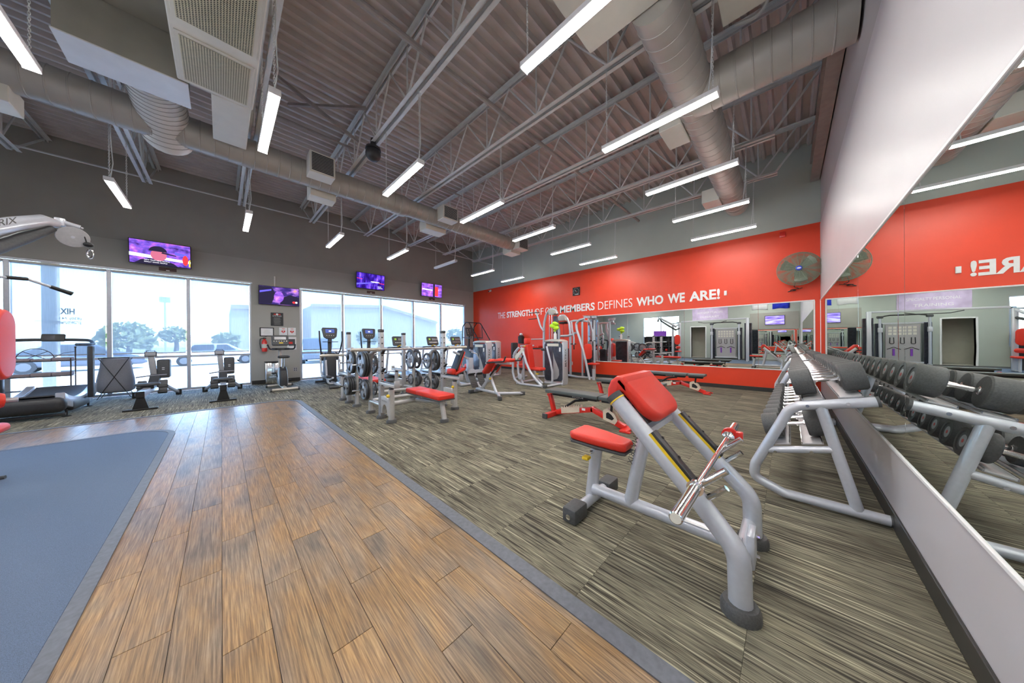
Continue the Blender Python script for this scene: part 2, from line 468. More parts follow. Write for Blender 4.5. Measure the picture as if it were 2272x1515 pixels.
region = [(-3.6, -1.6), (WX, -1.6)] + corner + [(-3.6, WY)]
WOOD = estruct('floor')
PW, PL = .1575, .95
for c in range(-23, 8):
    xa = -.0065 + c * PW
    off = (1.656 + .317 * c) % PL
    for j in range(-3, 9):
        ya = off + j * PL
        rect = [(xa + .0009, ya + .0012), (xa + PW - .0009, ya + .0012), (xa + PW - .0009, ya + PL - .0012), (xa + .0009, ya + PL - .0012)]
        if xa + PW < -.55 and ya + PL < 6.6: continue
        pl = clip_poly(rect, region)
        if len(pl) < 3: continue
        t = MB(); t.smooth = 0; t.slab(pl, -.010, .001, .0009, None, 1)
        part(t, 'plank', 'wood', WOOD)
b = MB(); b.box((-3.6, -1.6, -.0119), (WX, WY - .2, -.0055)); part(b, 'underlay', 'black', WOOD)
b = MB(); b.smooth = 0
ribbon(b, [(WX + .085, -.506), (WX + .085, WY - WRAD)] + [(WX - WRAD + (WRAD + .085) * math.cos(a), WY - WRAD + (WRAD + .085) * math.sin(a)) for a in [math.radians(90 * k / 12) for k in range(13)]] + [(-3.6, WY + .085)], .085, -.004, .0065)
part(b, 'edge_strip', 'strip', WOOD)
MX, MY, MR = -.53, 6.72, .5
mc = [(MX - MR + MR * math.cos(a), MY - MR + MR * math.sin(a)) for a in [math.radians(90 * k / 12) for k in range(13)]]
b = MB(); b.slab([(-3.6, -1.6), (MX, -1.6)] + mc + [(-3.6, MY)], .0012, .009, .003, None, 1); MAT = struct(b, 'floor', 'rubber_mat')
b = MB(); b.smooth = 0
ribbon(b, [(MX + .062, -1.6), (MX + .062, MY - MR)] + [(MX - MR + (MR + .062) * math.cos(a), MY - MR + (MR + .062) * math.sin(a)) for a in [math.radians(90 * k / 12) for k in range(13)]] + [(-3.6, MY + .062)], .062, .0012, .011)
part(b, 'edge_strip', 'strip', MAT)
b = MB(); b.box((XF, -.5, -.0119), (-3.6, 8.0, .004)); struct(b, 'floor', 'charcoal')

# ---- walls
DK = 3.83
b = MB()
for (xa, xb, z0, z1) in ((XF - .2, -4.42, 0, 3.13), (.64, 1.84, 0, 3.13), (8.68, XB + .2, 0, 3.13), (XF - .2, XB + .2, 3.13, DK)):
    b.box((xa, YL, z0), (xb, YL + .2, z1))
WL = struct(b, 'wall_left', 'grey_wall')
b = MB(); b.box((XF - .2, YL, DK), (XB + .2, YL + .2, 6.15)); part(b, 'upper_wall', 'dark_wall', WL, 'dark grey upper band of the wall')
b = MB(); b.box((XB, YR - .2, 0), (XB + .2, YL, 3.835)); WB = struct(b, 'wall_back', 'red_wall')
b = MB(); b.box((XB, YR - .2, 3.835), (XB + .2, YL, 6.15)); part(b, 'upper_wall', 'sage', WB, 'grey green upper band of the wall')
b = MB(); b.box((XF, YR - .2, 0), (XB, YR, 3.79)); WR = struct(b, 'wall_right', 'white_wall')
b = MB(); b.box((XF, YR - .2, 3.79), (XB, YR - .012, 6.1)); part(b, 'upper_wall', 'upper_white', WR)
b = MB()
FD0, FD1, FW0, FW1 = 4.15, 5.0, 5.75, 8.3
for (ya, yb, z0, z1) in ((YR - .2, FD0, 0, 6.2), (FD0, FD1, 2.15, 6.2), (FD1, FW0, 0, 6.2), (FW0, FW1, 0, .85), (FW0, FW1, 3.05, 6.2), (FW1, YL + .2, 0, 6.2)):
    b.box((XF - .2, ya, z0), (XF, yb, z1))
WFR = struct(b, 'wall_front', 'sage')
b = MB(); b.box((XF - 1.9, 3.4, 0), (XF - 1.7, 6, 2.6)); b.box((XF - 1.9, 3.4, 2.5), (XF - .2, 6, 2.6)); b.box((XF - 1.9, 3.2, 0), (XF - .2, 3.4, 2.6)); b.box((XF - 1.9, 5.7, 0), (XF - .2, 5.9, 2.6)); b.box((XF - 1.9, 3.4, -.1), (XF - .2, 6, 0))
struct(b, 'wall_front', 'cream')
for nm, lo, hi in (('baseboard_left', (.64, YL - .012, 0), (1.84, YL, .115)), ('baseboard_left', (8.68, YL - .012, 0), (XB, YL, .115)), ('baseboard_back', (XB - .012, YR, 0), (XB, YL - .012, .10)), ('baseboard_right', (XF, YR, 0), (XB - .012, YR + .012, .115))):
    b = MB(); b.rbox(lo, hi, .003, 1); struct(b, nm, 'baseboard')

# ---- metal deck
b = MB(); b.smooth = 0
P = .19; y = YR - .25; pr = []
while y < YL + .3:
    pr += [(y, 0), (y + .045, 0), (y + .07, .07), (y + .165, .07)]
    y += P
vs = []; fs = []
for (yy, dz) in pr:
    z = deck_z(yy) + dz
    vs += [(XF - .2, yy, z), (XB + .2, yy, z)]
for i in range(len(pr) - 1): fs.append((2 * i, 2 * i + 2, 2 * i + 3, 2 * i + 1))
b.add(vs, fs); CEIL = struct(b, 'ceiling', 'deck')
b = MB(); b.add([(XF - .3, YR - .4, 5.72), (XB + .3, YR - .4, 5.72), (XB + .3, YL + .4, 6.03), (XF - .3, YL + .4, 6.03), (XF - .3, YR - .4, 6.5), (XB + .3, YR - .4, 6.5), (XB + .3, YL + .4, 6.6), (XF - .3, YL + .4, 6.6)],
                [(3, 2, 1, 0), (4, 5, 6, 7), (0, 1, 5, 4), (1, 2, 6, 5), (2, 3, 7, 6), (3, 0, 4, 7)]); part(b, 'light_block_slab', 'steel_dark', CEIL)  # unseen slab above the deck, added to keep outside light out

# ---- open web joists
J0, JS = 1.93, 1.537
def zb(y): return 4.72 + .02 * y
PANEL = 1.18
web_cache = {}
def web(kind):
    if kind not in web_cache:
        t = MB(); hgt = .80
        if kind == 'v': t.tube([(0, 0, .02), (0, 0, hgt)], .013, 6)
        if kind == 'l': t.tube([(0, 0, .02), (0, -PANEL / 2, hgt)], .016, 6)
        if kind == 'r': t.tube([(0, 0, .02), (0, PANEL / 2, hgt)], .016, 6)
        web_cache[kind] = t.mesh('web_bar', 'steel')
    return web_cache[kind]
jl = {3: 'steel roof joist nearest the far red wall', 2: 'steel roof joist second from the far red wall', 1: 'steel roof joist third from the far red wall', 0: 'steel roof joist fourth from the far red wall'}
ords = ['nearest', 'second', 'third', 'fourth', 'fifth', 'sixth', 'seventh', 'eighth', 'ninth']
for k in range(-4, 5):
    xj = J0 + JS * k
    n = 4 - k
    J = thing('roof_joist', 'open web steel roof joist, %s from the far red wall' % ords[n], 'joist', (xj, 0, 0), 0, 'roof joists')
    for nm, z0, z1, ya, yb in (('top_chord', .80, .86, YR + .02, YL - .02), ('bottom_chord', -.025, .035, .15, 10.35)):
        c = MB(); c.smooth = 0
        for sx in (-1, 1):
            x0, x1 = (.02, .028) if sx > 0 else (-.028, -.02)
            f0, f1 = (.02, .075) if sx > 0 else (-.075, -.02)
            lo = (z0, z0 + .007) if nm == 'bottom_chord' else (z1 - .007, z1)
            def bx(xa, xb, za, zc):
                vs = []
                for yy in (ya, yb):
                    s = zb(yy)
                    vs += [(xa, yy, s + za), (xb, yy, s + za), (xb, yy, s + zc), (xa, yy, s + zc)]
                c.add(vs, [(0, 1, 2, 3), (7, 6, 5, 4), (0, 4, 5, 1), (1, 5, 6, 2), (2, 6, 7, 3), (3, 7, 4, 0)])
            bx(x0, x1, z0, z1); bx(f0, f1, lo[0], lo[1])
        part(c, nm, 'steel', J)
    y = .45
    while y < 10.4:
        for kd in 'vlr':
            if kd == 'r' and y + PANEL / 2 > 11.3: continue
            link('web_bar', web(kd), J, (0, y, zb(y)))
        y += PANEL
    c = MB(); c.tube([(0, 10.3, zb(10.3)), (0, YL - .15, zb(11.6) + .8)], .02, 6); part(c, 'end_web', 'steel', J)
    c = MB(); c.tube([(0, .2, zb(.2)), (0, YR + .1, zb(0) + .8)], .02, 6); part(c, 'end_web', 'steel', J)
# girder along the mirror wall
b = MB(); b.smooth = 0
b.box((XF, YR + .003, 4.76), (XB - .005, YR + .15, 4.775)); b.box((XF, YR + .003, 5.16), (XB - .005, YR + .15, 5.175)); b.box((XF, YR + .07, 4.775), (XB - .005, YR + .082, 5.16))
solo(b, 'steel_girder', 'steel_dark', 'brown grey steel I-beam along the top of the white wall', 'girder')
# pipes along X
def xpipe(px, z, r, xa, xb, label, mat='steel_dark', name='roof_pipe', cat='pipe', dz=0):
    p = at(px[0], px[1], 'z', z); b = MB((0, p.y, z)); b.tube([(xa, p.y, z), (xb, p.y, z + dz)], r, 10); return solo(b, name, mat, label, cat, (0, p.y, z))
xpipe((1000, 162), 4.90, .035, .0, 8.9, 'long grey pipe threading the joists above the red benches')
xpipe((690, 290), 5.25, .022, -1, 5.2, 'thin grey pipe under the roof between the left duct and the dome camera')
for k, (yy, z) in enumerate(((10.2, 4.95), (10.28, 4.99))):
    b = MB((0, yy, z)); b.tube([(XF, yy, z), (XB - .05, yy, z)], .012, 6)
    solo(b, 'bridging_rod', 'steel', ['lower', 'upper'][k] + ' bridging rod running across the joist ends by the dark wall', 'rod', (0, yy, z))
b = MB((0, 8.9, 5.3)); b.tube([(XF, 8.9, 5.62), (XB - .05, 8.9, 5.62)], .014, 6); solo(b, 'bridging_rod', 'steel', 'bridging rod high under the deck behind the left duct', 'rod', (0, 8.9, 5.3))
# diagonal cross braces seen beside the lit strip
for k, (pa, pb) in enumerate((((640, 232, 5.5), (812, 240, 5.45)), ((610, 165, 5.5), (795, 315, 4.85)))):
    A = at(pa[0], pa[1], 'z', pa[2]); Bq = at(pb[0], pb[1], 'z', pb[2]); b = MB(A); b.beam(A, Bq, .045, .045); solo(b, 'cross_brace', 'steel_dark', ['level', 'sloping'][k] + ' angle brace under the deck beside the upright lit strip', 'brace', A)

# ---- windows
def window(name, xs, yy, z0, z1, zmid, zh):
    W = estruct(name, (0, 0, 0))
    for i, x in enumerate(xs):
        b = MB(); b.rbox((x - .035, yy + .02, z0), (x + .035, yy + .14, z1), .004, 1); part(b, 'mullion', 'alu', W)
    for z, hgt in ((z0, .07), (zmid - .03, .06), (z1 - .06, .06)):
        for i in range(len(xs) - 1):
            b = MB(); b.rbox((xs[i] + .036, yy + .025, z), (xs[i + 1] - .036, yy + .13, z + hgt), .004, 1); part(b, 'rail', 'alu', W)
    for i in range(len(xs) - 1):
        for (za, zc) in ((z0 + .07, zmid - .03), (zmid + .03, z1 - .06)):
            b = MB(); b.box((xs[i] + .036, yy + .074, za), (xs[i + 1] - .036, yy + .08, zc)); part(b, 'pane', 'glass', W)
    b = MB(); b.rbox((xs[0] - .03, yy - .02, z1), (xs[-1] + .03, yy + .02, z1 + .05), .005, 1); part(b, 'head_trim', 'alu', W)
    return W
XS1 = [-4.42, -3.16, -1.9, -.63, .64]; XS2 = [1.87, 3.13, 4.51, 5.89, 7.27, 8.65]
window('window_1', XS1, YL, 0.0, 3.09, .93, 0); window('window_2', XS2, YL, 0.0, 3.09, .93, 0)
bl = 0
BL = ['leftmost roller blind, beside the red cable machine pad', 'roller blind behind the black curved treadmill and the reversed lettering', 'roller blind between the towel stand and the rowing machines', 'roller blind just left of the pillar with the fire extinguisher',
      'roller blind just right of the pillar, behind the first elliptical', 'roller blind behind the second elliptical', 'roller blind behind the first treadmill console', 'roller blind behind the middle treadmill console', 'roller blind nearest the red wall corner']
for xs in (XS1, XS2):
    for i in range(len(xs) - 1):
        T = thing('roller_blind', BL[bl], 'blind', ((xs[i] + xs[i + 1]) / 2, YL - .0, 1.03), 0, 'white mesh roller blinds'); bl += 1
        w = (xs[i + 1] - xs[i]) / 2 - .05
        b = MB(); b.box((-w, -.0, 0.01), (w, .002, 2.02)); part(b, 'fabric', 'blind', T)
        b = MB(); b.rbox((-w, -.01, -.012), (w, .012, .016), .004, 1); part(b, 'bottom_bar', 'alu', T)
        b = MB(); b.tube([(-w, .0, 2.03), (w, .0, 2.03)], .026, 10); part(b, 'roller', 'cream', T)

# ---- mirrors
def mirror_panel(lo, hi, label, group):
    b = MB(lo); b.rbox(lo, hi, .002, 1); return solo(b, 'wall_mirror', 'mirror', label, 'mirror', lo, group)
mxs = [9.06, 7.53, 5.99, 4.44, 2.86, 1.30, -.26, -1.8]
on = ['farthest mirror panel on the white wall, in the corner under the fan', 'second mirror panel from the corner on the white wall', 'third mirror panel from the corner on the white wall', 'fourth mirror panel from the corner on the white wall, above the dumbbells', 'fifth mirror panel from the corner on the white wall, nearest in view', 'sixth mirror panel from the corner on the white wall', 'seventh mirror panel from the corner on the white wall']
for i in range(7):
    mirror_panel((mxs[i + 1] + .0012, YR + .001, .545), (mxs[i] - .0012, YR + .007, 2.105), on[i], 'mirror panels on the white wall')
for z, lab in ((.525, 'lower'), (2.105, 'upper')):
    b = MB(); b.rbox((mxs[-1], YR, z), (mxs[0] + .02, YR + .014, z + .02), .003, 1); struct(b, 'trim_1' if z < 1 else 'trim_2', 'white')
b = MB(); b.rbox((mxs[0], YR, .545), (mxs[0] + .018, YR + .012, 2.105), .003, 1); struct(b, 'trim_3', 'white')
mys = [5.14, 3.73, 2.12, .53, -.40]
on = ['leftmost mirror panel on the red wall, behind the chest fly machine', 'second mirror panel from the left on the red wall', 'third mirror panel from the left on the red wall', 'rightmost mirror panel on the red wall, under the fan']
for i in range(4):
    mirror_panel((XB - .007, mys[i + 1] + .0012, .555), (XB - .001, mys[i] - .0012, 2.115), on[i], 'mirror panels on the red wall')
for k, (lo, hi) in enumerate((((XB - .014, -.42, .535), (XB, 5.16, .555)), ((XB - .014, -.42, 2.115), (XB, 5.16, 2.14)), ((XB - .014, -.425, .555), (XB, -.402, 2.115)), ((XB - .014, 5.142, .555), (XB, 5.16, 2.115)))):
    b = MB(); b.rbox(lo, hi, .003, 1); struct(b, 'trim_%d' % (4 + k), 'white')
# switch cover plates
# ================================================================ OUTSIDE THE WINDOWS
b = MB(); b.box((-90, YL + .21, -.25), (110, 16.2, -.06)); struct(b, 'ground', 'concrete')
b = MB(); b.box((-90, 16.2, -.35), (110, 160, -.16)); struct(b, 'ground', 'concrete')
b = MB(); b.box((-90, 27, -.16), (110, 36, -.15)); struct(b, 'ground', 'asphalt')
c0, c1 = at(90, 650, 'y', 13.5).x, at(126, 650, 'y', 13.5).x; cm = (c0 + c1) / 2
b = MB((cm, 13.7, 0)); b.rbox((c0, 13.5, -.06), (c1, 13.5 + c1 - c0, 4.2), .02, 1); solo(b, 'canopy_column', 'stucco', 'tan stucco column standing outside the left window', 'column', (cm, 13.7, 0))
def car(x, y, rz, mat, label, sc=1.0, tall=0):
    T = thing('parked_car', label, 'car', (x, y, -.16), rz)
    prof = [(-2.25, .35), (-2.28, .62), (-2.1, .85), (-1.75, .93), (-1.0, 1.30 + tall), (-.5, 1.43 + tall), (.55, 1.42 + tall), (1.25, 1.0 + tall * .3), (2.0, .86), (2.28, .66), (2.3, .38), (2.1, .28), (-2.1, .28)]
    m = frame_m((0, -.86, 0), (1, 0, 0), (0, 0, 1))
    b = MB(); b.slab(prof, -1.72, 0, .12, m); part(b, 'body', mat, T)
    for side in (-1, 1):
        for (wx, w2) in (((-1.0, -.1), 0), ((.0, .95), 1)):
            q = [(wx[0] - (.35 if w2 == 0 else 0), .97 + tall * .3), (wx[1], .97 + tall * .3), (wx[1] - (.45 if w2 else 0), 1.36 + tall), (wx[0] - (-.05), 1.34 + tall)]
            b = MB(); b.slab(q, 0, .02, .004, frame_m((0, side * .87 - (0 if side < 0 else -.0), 0), (1, 0, 0), (0, 0, 1))); part(b, 'side_window', 'shield_dark', T)
    for wx in (-1.4, 1.42):
        for side in (-1, 1):
            b = MB(); b.lathe((wx, side * .70, .33), (0, side, 0), [(0, .20), (0, .33), (.2, .33), (.21, .27)], 18); wl = part(b, 'wheel', 'black', T)
            b = MB(); b.lathe((wx, side * .905, .33), (0, side, 0), [(0, .21), (.012, .20), (.015, .05)], 10); part(b, 'hubcap', 'charcoal', wl)
    return T
car(-5.4, 27.5, .1, 'car_dark', 'dark car parked outside behind the left rowing machine')
car(-.3, 28.2, .05, 'car_white', 'white car parked outside left of the pillar')
car(5.0, 25, 1.35, 'car_dark', 'tall dark truck parked outside behind the first elliptical', 1, .35)
def tree(x, y, h, r, label, seed):
    rnd = random.Random(seed)
    T = thing('shade_tree', label, 'tree', (x, y, -.16))
    b = MB(); b.tube([(0, 0, 0), (.1, 0, h * .35), (0, .1, h * .6)], [.16, .13, .08], 8); part(b, 'trunk', 'bark', T)
    b = MB(); b.smooth = 0
    for k in range(420):
        th = rnd.uniform(0, 2 * PI); ph = math.acos(rnd.uniform(-.75, 1)); rr = r * rnd.uniform(.55, 1.0)
        c = Vector((rr * math.sin(ph) * math.cos(th), rr * math.sin(ph) * math.sin(th), h * .56 + rr * .85 * math.cos(ph)))
        u = Vector((rnd.uniform(-1, 1), rnd.uniform(-1, 1), rnd.uniform(-1, 1))).normalized(); v = u.orthogonal().normalized(); s = r * rnd.uniform(.12, .22)
        b.add([c - u * s, c + v * s * .6, c + u * s, c - v * s * .6 + Vector((0, 0, s * .2))], [(0, 1, 2, 3)])
    part(b, 'foliage', 'leaf', T, kind='stuff')
tree(-4.6, 33, 3.2, 1.35, 'round green tree across the street behind the left blinds', 1)
tree(-2.6, 35, 3.7, .85, 'taller ragged tree right of the round one across the street', 2)
tree(.35, 37, 2.9, 1.0, 'low tree left of the pale building', 3)
tree(11.2, 33, 3.4, 1.2, 'small tree in front of the pale warehouse', 4)
tree(27.5, 40, 4.2, 1.6, 'pale tree at the right end of the warehouse', 5)
def wall_building(name, label, prof, y, depth, mat):
    x0 = min(p[0] for p in prof); T = thing(name, label, 'building', (x0, y, -.16))
    b = MB((x0, y, -.16)); b.smooth = 0; b.slab([(p[0], p[1]) for p in prof], -depth, 0, 0, frame_m((0, y, 0), (1, 0, 0), (0, 0, 1))); part(b, 'wall', mat, T)
    top = [p for p in prof if p[1] > 1]
    b = MB((x0, y, -.16))
    for i in range(len(top) - 1): b.beam((top[i][0], y - .2, top[i][1]), (top[i + 1][0], y - .2, top[i + 1][1]), .6, .5)
    part(b, 'parapet', 'stucco_tan', T); return T
def pr_at(y, pts): return [(at(px, py, 'y', y).x, at(px, py, 'y', y).z) for px, py in pts]
q = pr_at(55, [(690, 678), (850, 681), (968, 716)]); wall_building('warehouse', 'long pale warehouse with a sloping gable roof behind the right windows', [(q[0][0], -.2)] + q + [(q[-1][0], -.2)], 55, 20, 'stucco')
q = pr_at(50, [(512, 681), (640, 684)]); wall_building('shop_building', 'pale shop building with a tan parapet left of the pillar', [(q[0][0], -.2)] + q + [(q[-1][0], -.2)], 50, 12, 'stucco')
b = MB((-4.4, 50, 0)); b.tube([(-4.4, 50, -.2), (-4.4, 50, 6.5)], .08, 8); b.rbox((-4.8, 49.9, 5.9), (-4.0, 50.1, 6.5), .02, 1); solo(b, 'sign_pole', 'alu', 'slim pole sign far across the street above the round tree', 'sign', (-4.4, 50, 0))
# ================================================================ CEILING EQUIPMENT
# ---- LED strips on chains
def chain_mesh(L, link_l=.034):
    t = MB(); n = int(L / (link_l * .72)); z = 0
    for k in range(n):
        zc = k * link_l * .72; ax = (1, 0) if k % 2 else (0, 1)
        ring = [(ax[0] * .0075 * math.cos(a), ax[1] * .0075 * math.cos(a), zc + link_l / 2 * math.sin(a)) for a in [2 * PI * q / 8 for q in range(8)]]
        t.tube(ring, .0024, 4, closed=True)
    return t
LZ = 3.70
chains = {}
rows = [1.093, 4.186, 7.832]
rown = ['white wall', 'room middle', 'window side']
pos = ['fourth behind', 'third behind', 'second behind', 'first behind', 'nearest', 'second nearest', 'third', 'fourth', 'fifth from near, last before the red wall']
hous = MB(); hous.rbox((-.047, -.605, .012), (.047, .605, .062), .004, 1); hous_m = hous.mesh('housing', 'white')
dif = MB(); dif.rbox((-.041, -.6, 0), (-.0025, .6, .016), .006, 1); dif_m = dif.mesh('diffuser', 'lamp')
dif2 = MB(); dif2.rbox((-.041, -.6, 0), (-.0025, .6, .016), .006, 1); difo_m = dif2.mesh('diffuser', 'lamp_off')
capm = MB(); capm.rbox((-.048, .6, .0), (.048, .612, .064), .003, 1); cap_m = capm.mesh('end_cap', 'white')
bri = 0
for ri, y in enumerate(rows):
    for k in range(-4, 5):  # unseen strips behind the camera carry on the rows, added for their light
        x = 1.92 + 1.539 * k
        where = ['the row along the white wall', 'the middle row', 'the row along the windows'][ri]
        off = (ri == 2 and k == 2)
        lab = ('unlit white strip light hanging in %s' % where) if off else 'lit LED strip light, %s from the red wall in %s' % (['first', 'second', 'third', 'fourth', 'fifth', 'sixth', 'seventh', 'eighth', 'ninth'][4 - k], where)
        T = thing('strip_light', lab, 'light', (x, y, LZ), 0, 'hanging strip lights')
        link('housing', hous_m, T)
        o = link('diffuser', difo_m if off else dif_m, T); o = link('diffuser', difo_m if off else dif_m, T); o.rotation_euler = (0, 0, PI)
        link('end_cap', cap_m, T); o = link('end_cap', cap_m, T); o.rotation_euler = (0, 0, PI)
        for dy in (-.56, .56):
            L = round(zb(y + dy) - LZ - .06, 2)
            if L not in chains: chains[L] = chain_mesh(L).mesh('chain', 'steel')
            link('chain', chains[L], T, (0, dy, .062))
        # flex cable beside one chain
        c = MB(); c.tube([(.0, -.52, .06), (.03, -.54, .3), (.012, -.56, .7), (.02, -.57, 1.0)], .006, 5); part(c, 'power_cable', 'steel', T)

# ---- round ducts
def spiral(mb, p0, p1, r, pitch, seg=28, taper=None):
    p0 = Vector(p0); p1 = Vector(p1); L = (p1 - p0).length; n = int(L / pitch); prof = [(0, r)]
    for k in range(1, n):
        t = k * L / n; prof += [(t - .008, r), (t - .004, r + .006), (t + .004, r + .006), (t + .008, r)]
    prof.append((L, r)); return mb.lathe(p0, (p1 - p0), prof, seg)
DY, DZ = 6.60, 4.52
D = thing('round_duct', 'long round spiral duct running along the window side of the ceiling', 'duct', (0, DY, DZ))
b = MB((0, DY, DZ)); spiral(b, (-5.1, DY, DZ), (3.1, DY, DZ), .225, .155); part(b, 'duct_run', 'duct', D)
b = MB((0, DY, DZ)); spiral(b, (3.02, DY, DZ), (6.9, DY + .05, DZ), .20, .15); part(b, 'narrow_duct_run', 'duct', D)
b = MB((0, DY, DZ)); b.lathe((2.95, DY, DZ), (1, 0, 0), [(0, .23), (.02, .238), (.1, .238), (.16, .212), (.18, .205)], 28); part(b, 'reducer', 'duct', D)
# side diffuser boxes, fixed to the ducts
def diffuser_box(D, o, lo, hi, label, s=0):
    b = MB(o); b.rbox(lo, hi, .008, 1); B = part(b, 'air_diffuser', 'cream', D, label)
    if s:
        f = hi[1] + .002 if s > 0 else lo[1] - .002
        b = MB(o); b.box((lo[0] + .03, f - .004, lo[2] + .03), (hi[0] - .03, f, hi[2] - .03)); part(b, 'grille_back', 'black', B)
        n = 12
        for k in range(n + 1):
            u = lo[0] + .03 + (hi[0] - lo[0] - .06) * k / n; b = MB(o); b.beam((u, f, lo[2] + .03), (u, f, hi[2] - .03), .005, .012, 0, (1, 0, 0)); part(b, 'grille_bar', 'steel', B)
        for k in range(n + 1):
            z = lo[2] + .03 + (hi[2] - lo[2] - .06) * k / n; b = MB(o); b.beam((lo[0] + .03, f, z), (hi[0] - .03, f, z), .012, .005); part(b, 'grille_bar', 'steel', B)
DO = (0, DY, DZ)
diffuser_box(D, DO, (1.12, DY - .50, DZ - .17), (1.52, DY - .20, DZ + .21), 'white vent box with a black grille', -1)
diffuser_box(D, DO, (1.25, DY + .18, DZ - .30), (1.70, DY + .50, DZ - .02), 'plain white box')
diffuser_box(D, DO, (3.88, DY - .46, DZ - .15), (4.32, DY - .17, DZ + .19), 'white vent box with a grille', -1)
diffuser_box(D, DO, (3.75, DY + .16, DZ - .28), (4.35, DY + .52, DZ - .03), 'plain white box')
diffuser_box(D, DO, (6.80, DY - .32, DZ - .20), (7.25, DY - .02, DZ + .18), 'white vent box with a grille', -1)
diffuser_box(D, DO, (6.75, DY - .01, DZ - .28), (7.2, DY + .40, DZ + .10), 'white end box')
diffuser_box(D, DO, (-2.6, DY - .08, DZ - .40), (-1.72, DY + .30, DZ - .16), 'plain white box')
# branch elbow from the plenum into the left duct
b = MB(DO); n = 14; path = []
for k in range(n + 1):
    s = k / n; x = -.63 + .08 * s; y = 5.69 + 1.085 * s; z = 4.74 - .30 * s * s
    path += [(x, y, z)]
rr = []
fullp = []
for k, p in enumerate(path):
    fullp += [(p[0], p[1] - .006, p[2]), (p[0], p[1], p[2]), (p[0], p[1] + .006, p[2])]; rr += [.262, .268, .262]
fullp += [(-.55, 6.86, 4.425), (-.55, 6.92, 4.42), (-.55, 6.94, 4.42)]; rr += [.22, .14, .04]
b.tube(fullp, rr, 26); EL = part(b, 'elbow', 'duct_white', D, 'shiny white ribbed elbow')
for k in range(n + 1):
    x, y, z = path[k]; b = MB(DO); t = Vector((.08, 1.10, -.6 * k / n)).normalized(); u = t.orthogonal().normalized(); v = t.cross(u)
    b.tube([Vector((x, y, z)) + (u * math.cos(a) + v * math.sin(a)) * .2675 for a in [2 * PI * q / 28 for q in range(28)]], .0035, 4, closed=True); part(b, 'elbow_seam', 'steel_dark', EL)
# supply plenum and return box
b = MB((-.7, 5.4, 4.4)); b.smooth = 0; b.box((-1.15, 5.17, 4.40), (-.27, 5.66, 5.55)); T = thing('duct_plenum', 'big rectangular duct plenum with its side coloured as shaded and its underside as lit, top left', 'duct', (-.7, 5.4, 4.4)); part(b, 'casing', 'plenum_shade', T)
b = MB((-.7, 5.4, 4.4)); b.rbox((-1.16, 5.16, 4.385), (-.26, 5.67, 4.40), .003, 1); part(b, 'lit_underside', 'duct_white', T)  # underside painted white to look lit from below
b = MB((-.7, 5.4, 4.4)); b.box((-1.15, 3.0, 4.9), (-.37, 5.165, 5.55)); part(b, 'upper_casing', 'plenum_shade', T)
T = thing('return_air_box', 'white ceiling return box with two cream mesh grilles', 'vent', (0, 4.2, 4.4))
b = MB((0, 4.2, 4.4)); b.rbox((-.345, 2.35, 4.40), (.315, 5.15, 5.5), .01, 1); part(b, 'casing', 'cream', T)
b = MB((0, 4.2, 4.4)); b.rbox((-.07, 5.155, 4.40), (.30, 6.28, 4.72), .008, 1); part(b, 'end_duct', 'cream', T)
def grille(ya, yb):
    xa, xb = -.28, .25
    b = MB((0, 4.2, 4.4)); b.rbox((xa - .035, ya - .035, 4.388), (xb + .035, yb + .035, 4.399), .003, 1); F = part(b, 'grille_frame', 'cream', T)
    b = MB((0, 4.2, 4.4)); b.box((xa, ya, 4.386), (xb, yb, 4.3875)); part(b, 'grille_back', 'black', F)
    b = MB((0, 4.2, 4.4)); b.smooth = 0; nx, ny = 26, 34
    for i in range(nx + 1):
        x = xa + (xb - xa) * i / nx; b.box((x - .0042, ya, 4.381), (x + .0042, yb, 4.3855))
    part(b, 'mesh_bars', 'grille', F, kind='stuff')
    b = MB((0, 4.2, 4.4)); b.smooth = 0
    for j in range(ny + 1):
        y = ya + (yb - ya) * j / ny; b.box((xa, y - .0032, 4.379), (xb, y + .0032, 4.382))
    part(b, 'cross_bars', 'grille', F, kind='stuff')
grille(4.37, 5.06); grille(3.42, 4.15); grille(2.45, 3.2)
# right duct
RY, RZ = .885, 4.50
D = thing('round_duct', 'thick round spiral duct running along the mirror wall side of the ceiling', 'duct', (0, RY, RZ))
b = MB((0, RY, RZ)); spiral(b, (2.86, RY, RZ), (8.75, RY, RZ), .225, .17); part(b, 'duct_run', 'duct', D)
b = MB((0, RY, RZ)); b.lathe((8.75, RY, RZ), (1, 0, 0), [(0, .225), (.04, .21), (.09, .15), (.11, .05)], 28); part(b, 'end_cap', 'duct', D)
b = MB((0, RY, RZ)); spiral(b, (4.38, RY - .15, RZ - .02), (4.38, YR + .01, RZ - .02), .25, .15); part(b, 'branch', 'duct', D)
b = MB((0, RY, RZ)); b.tube([(4.38, RY, RZ - .02), (4.38, RY - .14, RZ - .02), (4.38, RY - .2, RZ - .02)], [.24, .262, .262], 28); part(b, 'branch_collar', 'duct', D)
b = MB((2.4, 1.2, 4.42)); b.rbox((1.55, .55, 4.42), (2.855, 1.55, 5.3), .008, 1); solo(b, 'duct_plenum', 'cream', 'white square plenum feeding the right duct at the top of the picture', 'duct', (2.4, 1.2, 4.42))
b = MB((3.2, .3, 4.6)); b.rbox((2.7, .11, 4.70), (3.88, .505, 5.4), .008, 1); solo(b, 'duct_plenum', 'cream', 'cream box duct between the right duct and the white wall', 'duct', (3.2, .3, 4.6))
DO = (0, RY, RZ)
diffuser_box(D, DO, (4.55, RY + .19, RZ - .16), (5.1, RY + .48, RZ + .12), 'plain white box')
diffuser_box(D, DO, (7.55, RY + .18, RZ - .18), (8.1, RY + .5, RZ + .10), 'plain white box')
